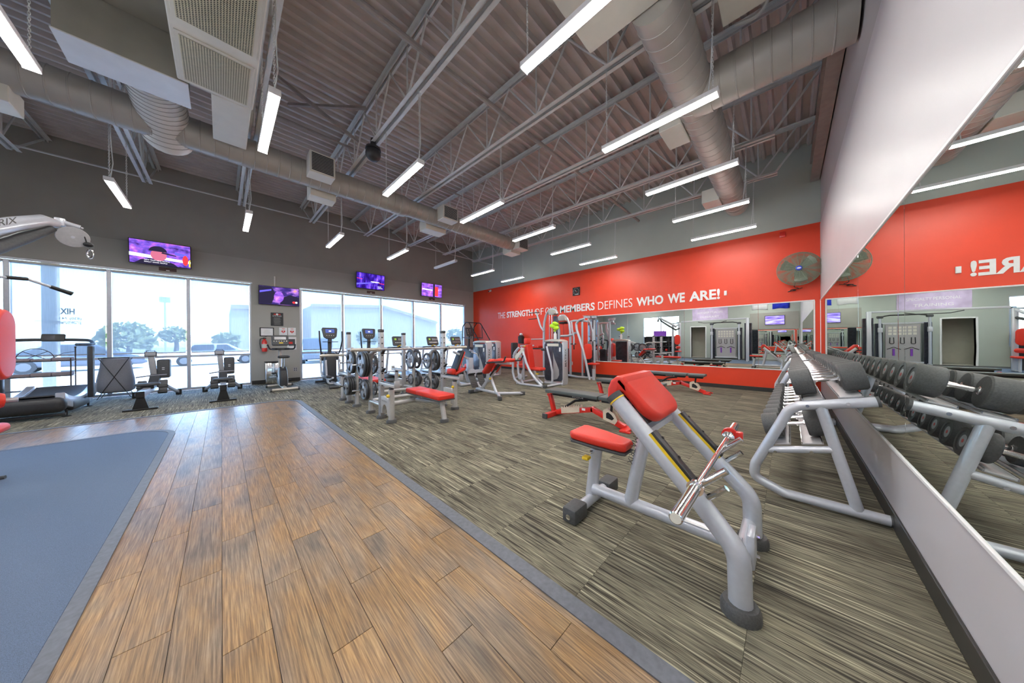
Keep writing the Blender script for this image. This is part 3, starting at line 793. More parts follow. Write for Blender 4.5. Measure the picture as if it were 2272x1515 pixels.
b = MB((3.4, 0, 4.6)); b.tube([(3.3, -.2, 5.3), (3.75, .0, 5.05), (4.1, .18, 4.78), (4.05, .42, 4.80)], .022, 8, .3); solo(b, 'flex_conduit', 'steel', 'grey flexible conduit curving beside the cream box duct', 'conduit', (3.4, 0, 4.6))
# dome camera under the fourth joist
p = at(828, 342, 'z', 4.60); T = thing('dome_camera', 'dark round dome camera hanging from a joist', 'camera', p)
b = MB(p); b.ball(p, .125, 20, 14); part(b, 'dome', 'black_plastic', T)
b = MB(p); b.lathe((p.x, p.y, p.z + .07), (0, 0, 1), [(0, .128), (.04, .12), (.07, .05), (.2, .04)], 20); part(b, 'mount', 'black_plastic', T)
# ================================================================ WALL FIXTURES
def emi_tex(name, stops, scale, st, kind='NOISE', rot=0):
    m, t, p, o = _nodes(name); t.nodes.remove(p)
    g = t.nodes.new('ShaderNodeTexCoord'); mp = t.nodes.new('ShaderNodeMapping'); mp.inputs['Scale'].default_value = scale; mp.inputs['Rotation'].default_value = (0, rot, 0)
    t.links.new(g.outputs['Object'], mp.inputs[0])
    n = t.nodes.new('ShaderNodeTexNoise'); n.inputs['Scale'].default_value = 1; n.inputs['Detail'].default_value = 4; t.links.new(mp.outputs[0], n.inputs['Vector'])
    r = _ramp(t, n.outputs[0], stops); e = t.nodes.new('ShaderNodeEmission'); e.inputs[1].default_value = st
    t.links.new(r.outputs[0], e.inputs[0]); t.links.new(e.outputs[0], o.inputs[0]); return m
M['tv_crowd'] = emi_tex('tv_crowd', [(.3, (.03, .01, .10)), (.5, (.16, .08, .55)), (.65, (.45, .12, .55)), (.8, (.6, .5, .8))], (6, 1, 9), .75)
M['tv_racing'] = emi_tex('tv_racing', [(.3, (.02, .015, .05)), (.5, (.05, .03, .2)), (.62, (.35, .15, .6)), (.75, (.8, .35, .25))], (3, 1, 6), .7, rot=.6)
M['tv_stage'] = emi_tex('tv_stage', [(.3, (.005, .0, .03)), (.5, (.03, .01, .25)), (.66, (.15, .06, .75)), (.8, (.5, .25, .8))], (7, 1, 3), .8)
M['tv_purple'] = emi_tex('tv_purple', [(.3, (.08, .02, .2)), (.5, (.25, .1, .6)), (.64, (.5, .15, .6)), (.8, (.8, .7, .9))], (5, 1, 8), .75)
M['tv_sky'] = emi_tex('tv_sky', [(.3, (.1, .05, .45)), (.5, (.4, .3, .85)), (.65, (.6, .6, .9)), (.8, (.8, .5, .8))], (2, 2, 12), .8)
M['px_white'] = emi('px_white', (.9, .9, 1), .9); M['px_skin'] = emi('px_skin', (.62, .16, .26), .6); M['px_dark'] = emi('px_dark', (.03, .025, .06), .5)
M['px_blue'] = emi('px_blue', (.12, .1, .75), .8); M['px_yellow'] = emi('px_yellow', (.9, .6, .05), .8); M['px_red'] = emi('px_red', (.75, .04, .05), .8)
def tv(x, z, y, w, h, tilt, label, mat, shapes=(), texts=(), name='wall_television', rz=0):
    T = thing(name, label, 'television', (x, y, z), rz)
    m = frame_m((0, 0, 0), (1, 0, 0), (0, -math.sin(tilt), math.cos(tilt)))      # local xy = screen plane, +z out of the screen (-Y)
    b = MB(); b.slab(rrect(w, h, .012, 2), -.045, 0, .006, m); part(b, 'case', 'black', T)
    b = MB(); b.smooth = 0; q = rrect(w - .03, h - .03, .003, 1); b.add([(p[0], p[1], .0015) for p in q], [tuple(range(len(q)))], m); S = part(b, 'screen', mat, T)
    for k, (mt, poly) in enumerate(shapes):
        b = MB(); b.smooth = 0; b.add([(p[0] * w, p[1] * h, .002 + .0004 * k) for p in poly], [tuple(range(len(poly)))], m); part(b, 'picture_shape', mt, S)
    for (mt, tx, sz, px, py) in texts:
        vs, fs = text_mesh(tx, sz); b = MB(); b.smooth = 0; b.add([(v.x + px * w, v.y + py * h, .0055) for v in vs], fs, m); part(b, 'caption', mt, S)
    b = MB(); b.rbox((-.10, .04, -.08), (.10, .20, .08), .01, 1); part(b, 'wall_bracket', 'black', T)
    return T
def ell(cx, cy, rx, ry, n=18, a0=0, a1=360): return [(cx + rx * math.cos(math.radians(a0 + (a1 - a0) * k / n)), cy + ry * math.sin(math.radians(a0 + (a1 - a0) * k / n))) for k in range(n if a1 - a0 == 360 else n + 1)]
tv(-1.07, 3.585, 11.55, 1.02, .60, .10, 'tilted television showing a man in a dark cap, above the left windows', 'tv_crowd',
   [('px_white', [(-.49, -.2), (.49, -.28), (.49, -.18), (-.49, -.06)]), ('px_blue', [(.22, .02), (.44, -.03), (.44, .12), (.22, .15)]), ('px_dark', [(-.42, -.49), (.28, -.49), (.2, -.36), (.05, -.27), (-.18, -.24), (-.32, -.32)]), ('px_skin', ell(-.04, -.06, .13, .25)), ('px_dark', ell(-.05, .08, .145, .22, 14, 0, 180)), ('px_dark', [(.02, .08), (.24, .0), (.25, -.04), (.0, .02)]), ('px_yellow', [(.46, -.42), (.485, -.42), (.485, -.1), (.46, -.14)]), ('px_red', ell(.40, -.16, .05, .22))],
   [('px_white', 'NEW TEAM NEW PEOPLE,', .036, -.27, -.33), ('px_white', 'REALLY GOOD PEOPLE', .036, -.27, -.41)])
tv(1.31, 2.77, 11.655, 1.02, .585, .03, 'television with colourful racing picture on the pillar above the notices', 'tv_racing',
   [('px_dark', [(-.49, -.46), (-.2, -.46), (-.1, .1), (-.2, .46), (-.49, .46)]), ('px_dark', [(.0, -.46), (.48, -.46), (.48, .0), (.25, .1), (.05, -.1)]), ('tv_purple', ell(-.02, -.05, .12, .3)), ('px_blue', [(-.47, .12), (-.2, .26), (-.2, .34), (-.47, .22)]), ('px_red', ell(.36, -.3, .045, .06)), ('px_white', ell(.42, -.3, .03, .05))])
tv(4.05, 3.62, 11.55, 1.04, .60, .08, 'television with a blue stage picture, third from the left', 'tv_stage',
   [('px_blue', [(-.49, -.3), (.1, -.1), (.1, -.04), (-.49, -.2)]), ('px_white', ell(.15, -.02, .16, .035)), ('px_red', [(-.48, .1), (-.3, .08), (-.3, .11), (-.48, .13)]), ('px_red', [(.3, -.08), (.48, -.1), (.48, -.06), (.3, -.05)])],
   [('px_white', 'MUSIC', .05, .24, -.32), ('px_white', 'CHOICE', .05, .24, -.41)])
tv(6.69, 3.60, 11.58, 1.04, .60, .05, 'television with a pink and purple picture nearest the red wall', 'tv_purple', [('px_red', [(.12, -.4), (.3, -.4), (.3, .3), (.12, .3)]), ('px_dark', [(.05, -.49), (.14, -.49), (.14, .49), (.05, .49)]), ('px_white', [(-.45, .0), (.02, -.02), (.02, .06), (-.45, .08)])])
# small plates under the televisions
for k, (x, lab) in enumerate(((-.98, 'small brown name plate under the leftmost television'), (4.12, 'small dark red name plate under the blue television'), (6.78, 'small brown name plate under the pink television'))):
    T = thing('name_plate', lab, 'sign', (x, YL - .004, 3.235)); b = MB(); b.rbox((-.15, -.006, -.045), (.15, .004, .045), .002, 1); part(b, 'plate', 'label_brown', T)
    b = MB(); b.box((-.03, -.009, -.038), (.03, -.006, -.018)); part(b, 'mark', 'white', T)
b = MB((1.2, YL, 3.2)); b.rbox((1.185, YL - .02, 3.06), (1.215, YL, 3.40), .004, 1); solo(b, 'cable_cover', 'white', 'white cable cover above the pillar television', 'cover', (1.2, YL, 3.2))
# notices on the pillar
def lines(T, rows, mat, x0, x1, y, ztop, dz, th=.006):
    for k in range(rows):
        b = MB(); w = (x1 - x0) * random.uniform(.55, 1); c = (x0 + x1) / 2; b.box((c - w / 2, y - .0015, ztop - k * dz - th), (c + w / 2, y, ztop - k * dz)); part(b, 'text_line', mat, T)
T = thing('rules_sign', 'black gym rules sign with a red and white emblem on the pillar', 'sign', (1.25, YL - .005, 2.03))
b = MB(); b.rbox((-.155, -.012, -.21), (.155, .005, .21), .002, 1); B = part(b, 'board', 'black_plastic', T)
b = MB(); b.box((-.085, -.0135, .14), (-.02, -.012, .175)); part(b, 'emblem', 'red_paint', T)
b = MB(); b.box((.02, -.0135, .14), (.085, -.012, .175)); part(b, 'emblem', 'red_paint', T)
b = MB(); b.lathe((0, -.012, .158), (0, -1, 0), [(0, .03), (.002, .03)], 16); part(b, 'emblem_disc', 'white', T)
vs, fs = text_mesh('GYM RULES', .055, .0, 0, .22); b = MB(); b.smooth = 0; b.add([(v.x - .11, -.0135, v.y + .085) for v in vs], fs); part(b, 'title', 'white', T)
lines(T, 10, 'grey_wall', -.12, .12, -.012, .05, .024)
def framed(x0, x1, z0, z1, label, fm, content=None, name='picture_frame', cat='frame'):
    T = thing(name, label, cat, ((x0 + x1) / 2, YL - .004, (z0 + z1) / 2)); w, h = (x1 - x0) / 2, (z1 - z0) / 2
    b = MB(); b.rbox((-w, -.014, -h), (w, .004, h), .003, 1); part(b, 'frame', fm, T)
    b = MB(); b.box((-w + .025, -.0165, -h + .025), (w - .025, -.0142, h - .025)); part(b, 'sheet', 'white', T)
    return T, w, h
T, w, h = framed(.83, 1.17, 1.48, 1.76, 'black framed certificate on the pillar left of the heart signs', 'black'); lines(T, 5, 'grey_wall', -.1, .1, -.0166, .06, .028, .004)
def heart(T, cx, cz, s, mat):
    pts = []
    for k in range(24):
        t = 2 * PI * k / 24; pts.append((cx + s * 16 * math.sin(t) ** 3 / 17, cz + s * (13 * math.cos(t) - 5 * math.cos(2 * t) - 2 * math.cos(3 * t) - math.cos(4 * t)) / 17))
    b = MB(); b.smooth = 0; b.add([(p[0], -.019, p[1]) for p in pts], [tuple(range(24))]); part(b, 'heart', mat, T)
for k, x in enumerate((1.30, 1.525)):
    T, w, h = framed(x, x + .205, 1.52, 1.77, ['left', 'right'][k] + ' white sign with a red heart and AED lettering on the pillar', 'white', None, 'heart_sign', 'sign'); heart(T, 0, -.01, .055, 'red_paint')
    vs, fs = text_mesh('AED', .04, .001, 0, .08); b = MB(); b.smooth = 0; b.add([(v.x - .04, -.0185, v.y + .068) for v in vs], fs); part(b, 'title', 'red_paint', T)
    b = MB(); b.smooth = 0; b.add([(.008, -.0205, .03), (-.018, -.0205, -.012), (-.002, -.0205, -.012), (-.008, -.0205, -.045), (.018, -.0205, .0), (.002, -.0205, .0)], [(0, 1, 2, 5), (5, 2, 3, 4)]); part(b, 'bolt_mark', 'white', T)
T, w, h = framed(1.50, 1.74, 1.05, 1.46, 'white poster with a red and dark picture behind the exercise bike', 'white', None, 'poster', 'poster')
b = MB(); b.box((-.085, -.019, -.08), (.085, -.0165, .14)); part(b, 'picture', 'charcoal', T)
b = MB(); b.box((-.085, -.0205, -.02), (.02, -.019, .05)); part(b, 'picture_red', 'red_paint', T)
# extinguisher
T = thing('fire_extinguisher', 'red fire extinguisher hanging on the pillar', 'extinguisher', (.93, YL - .09, 1.0))
b = MB(); b.lathe((0, 0, 0), (0, 0, 1), [(0, .05), (.01, .065), (.30, .065), (.35, .05), (.38, .025), (.40, .025)], 18); part(b, 'tank', 'red_paint', T)
b = MB(); b.rbox((-.045, -.012, .40), (.045, .012, .43), .004, 1); b.beam((-.03, 0, .43), (.05, 0, .47), .02, .012); part(b, 'valve', 'black', T)
b = MB(); b.tube([(-.03, 0, .42), (-.10, 0, .40), (-.105, 0, .25), (-.085, 0, .1)], .011, 8, .05); part(b, 'hose', 'black', T)
b = MB(); b.lathe((0, 0, .12), (0, 0, 1), [(0, .0655), (.12, .0655)], 18, False); part(b, 'label_band', 'cream', T)
b = MB(); b.box((-.02, .06, .2), (.02, .088, .36)); part(b, 'hanger', 'black', T)
# trash can behind the bike
T = thing('trash_can', 'stainless steel trash can standing against the pillar', 'trash can', (1.13, 11.52, 0))
b = MB(); b.rbox((-.20, -.16, .02), (.20, .17, .66), .02, 2); part(b, 'body', 'chrome', T); b = MB(); b.rbox((-.205, -.165, .66), (.205, .175, .70), .012, 2); part(b, 'lid', 'black_plastic', T); b = MB(); b.rbox((-.19, -.15, 0), (.19, .16, .02), .004, 1); part(b, 'base', 'black_plastic', T)
def outlet(loc, rz, label, mat='white'):
    T = thing('wall_outlet', label, 'outlet', loc, rz); b = MB(); b.rbox((-.055, -.008, -.06), (.055, .0, .06), .003, 1); part(b, 'cover', mat, T)
    for dx in (-.025, .025):
        for dz in (-.028, .028):
            b = MB(); b.rbox((dx - .014, -.011, dz - .018), (dx + .014, -.008, dz + .018), .002, 1); part(b, 'socket', 'charcoal', T)
outlet((1.71, YL, .39), 0, 'grey double outlet low on the pillar right of the bike', 'alu')
outlet((XB, 5.85, .42), PI / 2 * -1, 'white outlet low on the red wall behind the chest fly machine')
# ---- lettering on the red wall
T = thing('wall_lettering', 'white slogan lettering across the red wall', 'lettering', (XB, 5.5, 2.34))
mw = frame_m((-.004, 0, 0), (0, -1, 0), (0, 0, 1))
for tx, ya, yb, bold in (('THE', 9.88, 9.39, 0), ('STRENGTH', 9.28, 7.74, .014), ('OF', 7.62, 7.16, 0), ('OUR', 7.06, 6.47, 0), ('MEMBERS', 6.34, 4.88, .014), ('DEFINES', 4.75, 3.57, 0), ('WHO', 3.44, 2.66, .016), ('WE', 2.54, 2.10, .016), ('ARE!', 1.99, 1.29, .016)):
    vs, fs = text_mesh(tx, .385, bold - .004, .004, ya - yb); b = MB(); b.smooth = 0
    z0 = min(v.y for v in vs if True); k = .275 / (max(v.y for v in vs) - z0)
    b.add([(v.x - (ya - 5.5), (v.y - z0) * k, v.z + .004) for v in vs], fs, mw); part(b, 'word', 'white', T)
# clock
T = thing('wall_clock', 'black square clock on the red wall above the slogan', 'clock', (XB, 5.61, 3.09))
m = frame_m((-.001, 0, 0), (0, -1, 0), (0, 0, 1)); m = Matrix.Translation((0, 0, 0)) @ m
b = MB(); b.slab(rrect(.30, .30, .01, 2), .001, .03, .004, m); part(b, 'case', 'black', T)
for k in range(12):
    a = PI * k / 6; b = MB(); b.cbox((.115 * math.sin(a), .115 * math.cos(a), .031), (.014, .014, .003), m); part(b, 'hour_mark', 'white', T)
b = MB(); b.beam(m @ Vector((0, 0, .032)), m @ Vector((-.045, .05, .032)), .008, .003, 0, (-1, 0, 0)); part(b, 'hour_hand', 'white', T)
b = MB(); b.beam(m @ Vector((0, 0, .034)), m @ Vector((.05, -.035, .034)), .010, .003, 0, (-1, 0, 0)); part(b, 'minute_hand', 'red_paint', T)
b = MB(); b.box((-.03, -.12, .031), (.10, -.10, .0325), m); part(b, 'maker_plate', 'white', T)
# small sensors
b = MB((XB, 1.17, 2.48)); b.rbox((XB - .03, 1.14, 2.42), (XB, 1.20, 2.54), .006, 2); solo(b, 'wall_sensor', 'white', 'small white sensor box right of the slogan', 'sensor', (XB, 1.17, 2.48))
b = MB((XB, .09, 3.71)); b.rbox((XB - .025, .04, 3.65), (XB, .14, 3.78), .005, 2); solo(b, 'wall_strobe', 'red_paint', 'red alarm box high on the red wall above the fan', 'alarm', (XB, .09, 3.71))
T = thing('security_camera', 'small white camera at the top left of the red wall', 'camera', (XB, 10.38, 3.73)); b = MB(); b.lathe((0, 0, 0), (-1, 0, 0), [(0, .05), (.03, .05), (.05, .03)], 14); part(b, 'mount', 'white', T); b = MB(); b.tube([(-.05, 0, -.02), (-.16, -.03, -.05)], .04, 12); part(b, 'barrel', 'white', T); b = MB(); b.tube([(-.16, -.03, -.05), (-.175, -.034, -.054)], .03, 12); part(b, 'lens', 'black', T)
b = MB((8.95, YL, 3.60)); b.rbox((8.92, YL - .02, 3.5), (8.97, YL, 3.66), .004, 1); solo(b, 'wall_sensor', 'grey_wall', 'small grey sensor on the wall left of the red corner', 'sensor', (8.95, YL, 3.60))
# ---- big wall fan
FC = Vector((8.98, -.17, 2.83)); FR = .36
T = thing('wall_fan', 'large green wire cage wall fan with a blue badge in the corner', 'fan', FC)
def fan_pt(r, a, d): return Vector((-d, r * math.cos(a), r * math.sin(a)))
for side in (0, 1):
    b = MB()
    for k in range(28):
        r = FR * (k + 1) / 28; d = (.085 * math.sqrt(max(0, 1 - (r / FR) ** 2)) + .02) * (1 if side == 0 else -1)
        b.tube([fan_pt(r, 2 * PI * q / 36, d) for q in range(36)], .0026 if k < 27 else .006, 4, closed=True)
    part(b, 'guard_rings', 'fan_green', T, kind='stuff')
    for q in range(18):
        a = 2 * PI * q / 18 + .1; b = MB()
        b.tube([fan_pt(r, a, (.085 * math.sqrt(max(0, 1 - (r / FR) ** 2)) + .022) * (1 if side == 0 else -1)) for r in [FR * s / 6 for s in range(7)]], .0034, 4); part(b, 'guard_wire', 'fan_green', T)
b = MB(); b.lathe((-.115, 0, 0), (-1, 0, 0), [(0, .05), (.006, .052), (.012, .045)], 18); B = part(b, 'badge', 'blue', T)
b = MB(); b.smooth = 0; q = ell(0, 0, .035, .017); b.add([(-.1285, p[0], p[1]) for p in q], [tuple(range(len(q)))]); part(b, 'badge_oval', 'white', B)
for k in range(3):
    b = MB(); a = 2 * PI * k / 3 + .5; m = Matrix.Rotation(a, 4, 'X') @ Matrix.Rotation(.35, 4, 'Z')
    b.slab([(.05, -.04), (.16, -.11), (.29, -.13), (.32, -.02), (.30, .08), (.16, .06), (.05, .03)], -.003, .003, .002, m @ frame_m((0, 0, 0), (0, 1, 0), (0, 0, 1))); part(b, 'blade', 'fan_blade', T)
b = MB(); b.lathe((-.03, 0, 0), (1, 0, 0), [(0, .045), (.05, .06), (.13, .055), (.15, .03)], 18); part(b, 'motor', 'charcoal', T)
b = MB(); b.tube([(.1, 0, 0), (.15, 0, -.1), (.205, 0, -.12)], .018, 8, .03); b.rbox((.18, -.07, -.22), (.208, .07, -.02), .005, 1); part(b, 'wall_arm', 'charcoal', T)
b = MB(); b.tube([(.12, .0, -.1), (.12, .08, -.38), (.13, -.02, -.42), (.13, .18, -.44), (.14, .0, -.45), (.14, .2, -.48), (.14, .1, -.44), (.14, -.06, -.41)], .007, 6, .03); part(b, 'power_cord', 'black', T)
# ---- reversed lettering on the left window glass
T = thing('window_lettering', 'reversed dark shop lettering on the glass behind the curved treadmill', 'lettering', at(166, 700, 'y', YL + .085))
base = T.location
for tx, pl, pr, py, ph, bold in (('HIX', 166, 133, 698, 10.5, .035), ('(830) 743', 181, 131, 711.5, 5.5, .02), ('BY APPOINTMENT', 180, 122, 720, 4.2, .02)):
    A = at(pl, py, 'y', YL + .085); B2 = at(pr, py, 'y', YL + .085); w = A.x - B2.x; hh = ph / FPX * 11.85 * .715
    vs, fs = text_mesh(tx, 1, bold, 0, w); y0 = min(v.y for v in vs); k = hh / (max(v.y for v in vs) - y0); b = MB(); b.smooth = 0
    b.add([(A.x - base.x - v.x, 0, (v.y - y0) * k + A.z - base.z) for v in vs], fs); part(b, 'word', 'black', T)
A = at(183, 714, 'y', YL + .085); b = MB(); b.box((-.6 + A.x - base.x, -.0005, A.z - base.z - .004), (A.x - base.x, .0005, A.z - base.z + .004)); part(b, 'rule_line', 'charcoal', T)
# ================================================================ FRONT EQUIPMENT
def X(*pts): return [Vector(p) for p in pts]
def foot_cup(b, x, y, r=.07, h=.05):
    b.lathe((x, y, 0), (0, 0, 1), [(0, r), (h * .6, r), (h, r * .86)], 20)
# ---- preacher curl bench
O = (2.0, .62, 0)
T = thing('preacher_curl_bench', 'silver preacher curl bench with red arm pad, in the right foreground', 'bench', O)
def railpts(x): return [(x + .03 * (1 if x < 2 else -1), .765, .912), (x + .02 * (1 if x < 2 else -1), .335, .46), (x, .17, .28), (x, .165, .035)]
for x, nm in ((1.675, 'near'), (2.315, 'far')):
    b = MB(O); b.tube(railpts(x), .047, 16, .16, n=8); part(b, 'front_leg', 'silver', T)
    b = MB(O); foot_cup(b, x, .165, .078, .055); part(b, 'foot_cup', 'rubber', T)
    P0, P1 = Vector(railpts(x)[0]), Vector(railpts(x)[1]); d = (P1 - P0).normalized(); nrm = Vector((0, -d.z, d.y)); nrm = nrm if nrm.z > 0 else -nrm
    b = MB(O); b.tube([P0 - d * .03, P0 + d * .005], .05, 16); part(b, 'end_cap', 'charcoal', T)
    b = MB(O); b.tube([P0 + d * .004, P0 + d * .012], .0505, 16); part(b, 'yellow_ring', 'yellow', T)
    Q0 = P0 + d * .26 + nrm * .046; Q1 = P0 + d * .60 + nrm * .046
    b = MB(O); b.beam(Q0, Q1, .062, .03, .006, nrm); g = part(b, 'rail_guard', 'black_plastic', T)
    b = MB(O); b.beam(Q0 + Vector((.034 * (-1), 0, 0)) - nrm * .008, Q1 + Vector((-.034, 0, 0)) - nrm * .008, .006, .014, 0, nrm); part(b, 'yellow_stripe', 'yellow', g)
    for s in (.15, .5, .85):
        q = Q0.lerp(Q1, s) + Vector((.02, 0, 0)) + nrm * .013; b = MB(O); b.tube([q, q + nrm * .006], .008, 10); part(b, 'bolt', 'black', g)
    h0 = P0 + d * .575 + nrm * .03
    b = MB(O); b.tube([h0, h0 + Vector((0, -.13, .125))], .017, 12); part(b, 'bar_hook', 'chrome', T)
    b = MB(O); b.tube([h0 + d * .06 + Vector((0, 0, 0)), h0 + d * .06 + Vector((0, -.09, .085))], .015, 10); part(b, 'bar_hook', 'chrome', T)
b = MB(O); b.tube(X((2.0, 1.08, .135), (2.0, .19, .135)), .04, 14); part(b, 'spine', 'silver', T)
b = MB(O); b.tube(X((1.69, .18, .125), (2.30, .18, .125)), .036, 12); part(b, 'cross_tube', 'silver', T)
b = MB(O); b.rbox((1.93, .13, .06), (2.07, .165, .24), .01, 2); part(b, 'joint_plate', 'silver', T)
for z in (.09, .2):
    b = MB(O); b.tube([(2.03, .132, z), (2.03, .115, z)], .012, 8); part(b, 'bolt', 'chrome', T)
b = MB(O); b.box((1.955, .33, .172), (1.975, .52, .176)); part(b, 'sticker', 'white', T)
b = MB(O); b.tube(X((2.0, .80, .14), (2.0, .665, .80)), .044, 14); part(b, 'pad_post', 'silver', T)
vs, fs = text_mesh('MATRIX', .05, 0, 0, .2); b = MB(O); b.smooth = 0
d = (Vector((2.0, .64, .86)) - Vector((2.0, .80, .14))).normalized(); m = frame_m(Vector((1.954, .745, .62)), -d, Vector((0, -d.z, d.y)) * 1)
b.add([(v.x, v.y - .015, 0.0) for v in vs], fs, m); part(b, 'frame_lettering', 'charcoal', T)
b = MB(O); b.tube(X((1.70, 1.10, .052), (2.34, 1.10, .052)), .038, 14); part(b, 'rear_foot_bar', 'silver', T)
for s in (-1, 1):
    b = MB(O); c = 2.02 + s * .26; b.rbox((c - .085, 1.045, 0), (c + .085, 1.155, .105), .018, 2); part(b, 'rubber_foot', 'charcoal', T)
    b = MB(O); e = c + s * .0855; b.tube([(e, 1.1, .05), (e + s * .006, 1.1, .05)], .018, 12); part(b, 'foot_bolt', 'chrome', T)
b = MB(O); b.tube(X((2.02, 1.115, .06), (2.03, 1.07, .44)), .044, 14); part(b, 'seat_post', 'silver', T)
b = MB(O); b.tube(X((2.03, 1.075, .40), (2.03, 1.068, .49)), .036, 14); part(b, 'seat_sleeve', 'charcoal', T)
b = MB(O); b.tube(X((1.99, 1.08, .42), (1.955, 1.09, .42)), .013, 10); b2 = part(b, 'adjust_pin', 'chrome', T)
b = MB(O); b.rbox((1.895, 1.075, .375), (1.955, 1.125, .40), .008, 2); part(b, 'adjust_knob', 'yellow', T)
seat = [(-.13, .17), (-.10, .2), (.10, .2), (.13, .17), (.12, .0), (.085, -.2), (.065, -.225), (-.065, -.225), (-.085, -.2), (-.12, 0)]
m = Matrix.Translation((2.0, 1.03, .505)) @ Matrix.Rotation(.06, 4, 'X')
b = MB(O); b.slab(seat, -.018, 0, .005, m); part(b, 'seat_base', 'charcoal', T)
b = MB(O); b.slab(seat, 0.001, .062, .024, m, 4); part(b, 'seat_pad', 'red_pad', T)
# arm pad: profile in (y,z), extruded across x with soft rim
dn = Vector((0, .68, .733)).normalized(); W2, LN, RC = .255, .315, .12
out = [(W2, LN), (-W2, LN), (-W2, RC)] + [(-W2 + RC - RC * math.cos(t), RC - RC * math.sin(t)) for t in [PI / 2 * k / 7 for k in range(1, 8)]] + [(W2 - RC + RC * math.sin(t), RC - RC * math.cos(t)) for t in [PI / 2 * k / 7 for k in range(0, 8)]]
b = MB(O); b.slab(out, -.075, 0, .028, frame_m((2.01, .532, .812), (1, 0, 0), dn), 4)
prof = [(.72, 1.015), (.746, 1.043), (.79, 1.045), (.828, 1.015), (.85, .96), (.85, .90), (.835, .855), (.812, .845), (.793, .86), (.785, .92), (.76, .945), (.70, .93)]
b.slab(prof, 1.755, 2.265, .02, frame_m((0, 0, 0), (0, 1, 0), (0, 0, 1)), 4); part(b, 'arm_pad', 'red_pad', T)
b = MB(O); b.beam((2.01, .77, .915), (2.01, .615, .765), .40, .02, 0, (0, -.7, .7)); part(b, 'pad_board', 'charcoal', T)
b = MB(O); b.beam((1.70, .735, .865), (2.30, .735, .865), .05, .05); part(b, 'pad_bracket', 'silver', T)
b = MB(O); b.beam((1.70, .62, .725), (2.30, .62, .725), .05, .04); part(b, 'pad_bracket', 'silver', T)
# ---- short barbell on the hooks
A = Vector((1.275, .330, .553)); B = Vector((2.80, .300, .60)); d = (B - A).normalized()
T = thing('short_barbell', 'chrome straight barbell resting on the preacher bench hooks', 'barbell', A)
b = MB(A); b.tube([A + d * .33, B - d * .33], .0145, 14); part(b, 'shaft', 'chrome', T)
for e, s in ((A, d), (B, -d)):
    b = MB(A); b.lathe(e, s, [(0, .022), (.004, .0265), (.30, .0265), (.301, .036), (.322, .036), (.33, .03), (.345, .018)], 22); part(b, 'sleeve', 'chrome', T)
    b = MB(A); b.tube([e - s * .0015, e + s * .001], .021, 16); part(b, 'end_disc', 'cream', T)
q = B - d * .27
b = MB(A); b.lathe(q, d, [(0, .028), (0, .047), (.03, .047), (.03, .028)], 18, False); c = part(b, 'clamp_collar', 'red_paint', T)
b = MB(A); b.rbox((q.x - .005, q.y - .075, q.z - .02), (q.x + .035, q.y - .035, q.z + .03), .006, 2); part(b, 'clamp_lever', 'red_paint', c)
# ---- dumbbell racks
def rack(xa, xb, label):
    O = (xa, -.2, 0); T = thing('dumbbell_rack', label, 'rack', O)
    for x in (xa, xb):
        b = MB(O); b.tube(X((x, -.485, .045), (x, .03, .045), (x, .215, .12), (x, .205, .23), (x, .0, .715), (x, -.06, .755), (x, -.43, .838)), .035, 14, .09, n=6); fr = part(b, 'end_frame', 'silver', T)
        b = MB(O); b.tube([(x, -.43, .838), (x, -.445, .8415)], .037, 14); part(b, 'end_cap', 'charcoal', fr)
        b = MB(O); b.tube([(x, -.485, .045), (x, -.494, .045)], .037, 14); part(b, 'end_cap', 'charcoal', fr)
        b = MB(O); b.tube(X((x, -.17, .765), (x, -.345, .06)), .033, 14); part(b, 'brace_post', 'silver', T)
        b = MB(O); b.tube(X((x, .125, .37), (x, -.245, .462)), .027, 12); part(b, 'lower_arm', 'silver', T)
        for (yy, z) in ((-.1, .80), (-.3, .845), (.08, .405), (-.12, .455)):
            b = MB(O); b.tube([(x - .036, yy, z - .035), (x - .041, yy, z - .035)], .011, 8); part(b, 'bolt', 'chrome', T)
    for (ya, za, yb, zc) in ((-.05, .79, -.42, .882), (.125, .412, -.225, .50)):
        n = Vector((0, zc - za, ya - yb)).normalized()
        for s in (.22, .72):
            y, z = ya + (yb - ya) * s, za + (zc - za) * s
            b = MB(O); b.beam((xa - .0, y, z), (xb + .0, y, z), .12, .012, .003, n); part(b, 'shelf_rail', 'silver_dark', T)
            for e in (-.055, .055):
                dv = Vector((0, yb - ya, zc - za)).normalized() * e
                b = MB(O); b.beam(Vector((xa, y, z)) + dv + n * .008, Vector((xb, y, z)) + dv + n * .008, .006, .016, 0, n); part(b, 'rail_lip', 'chrome', T)
    return T
rack(3.13, 6.24, 'silver dumbbell rack nearest the camera along the mirror wall'); rack(6.38, 9.02, 'silver dumbbell rack in the far corner by the red wall')
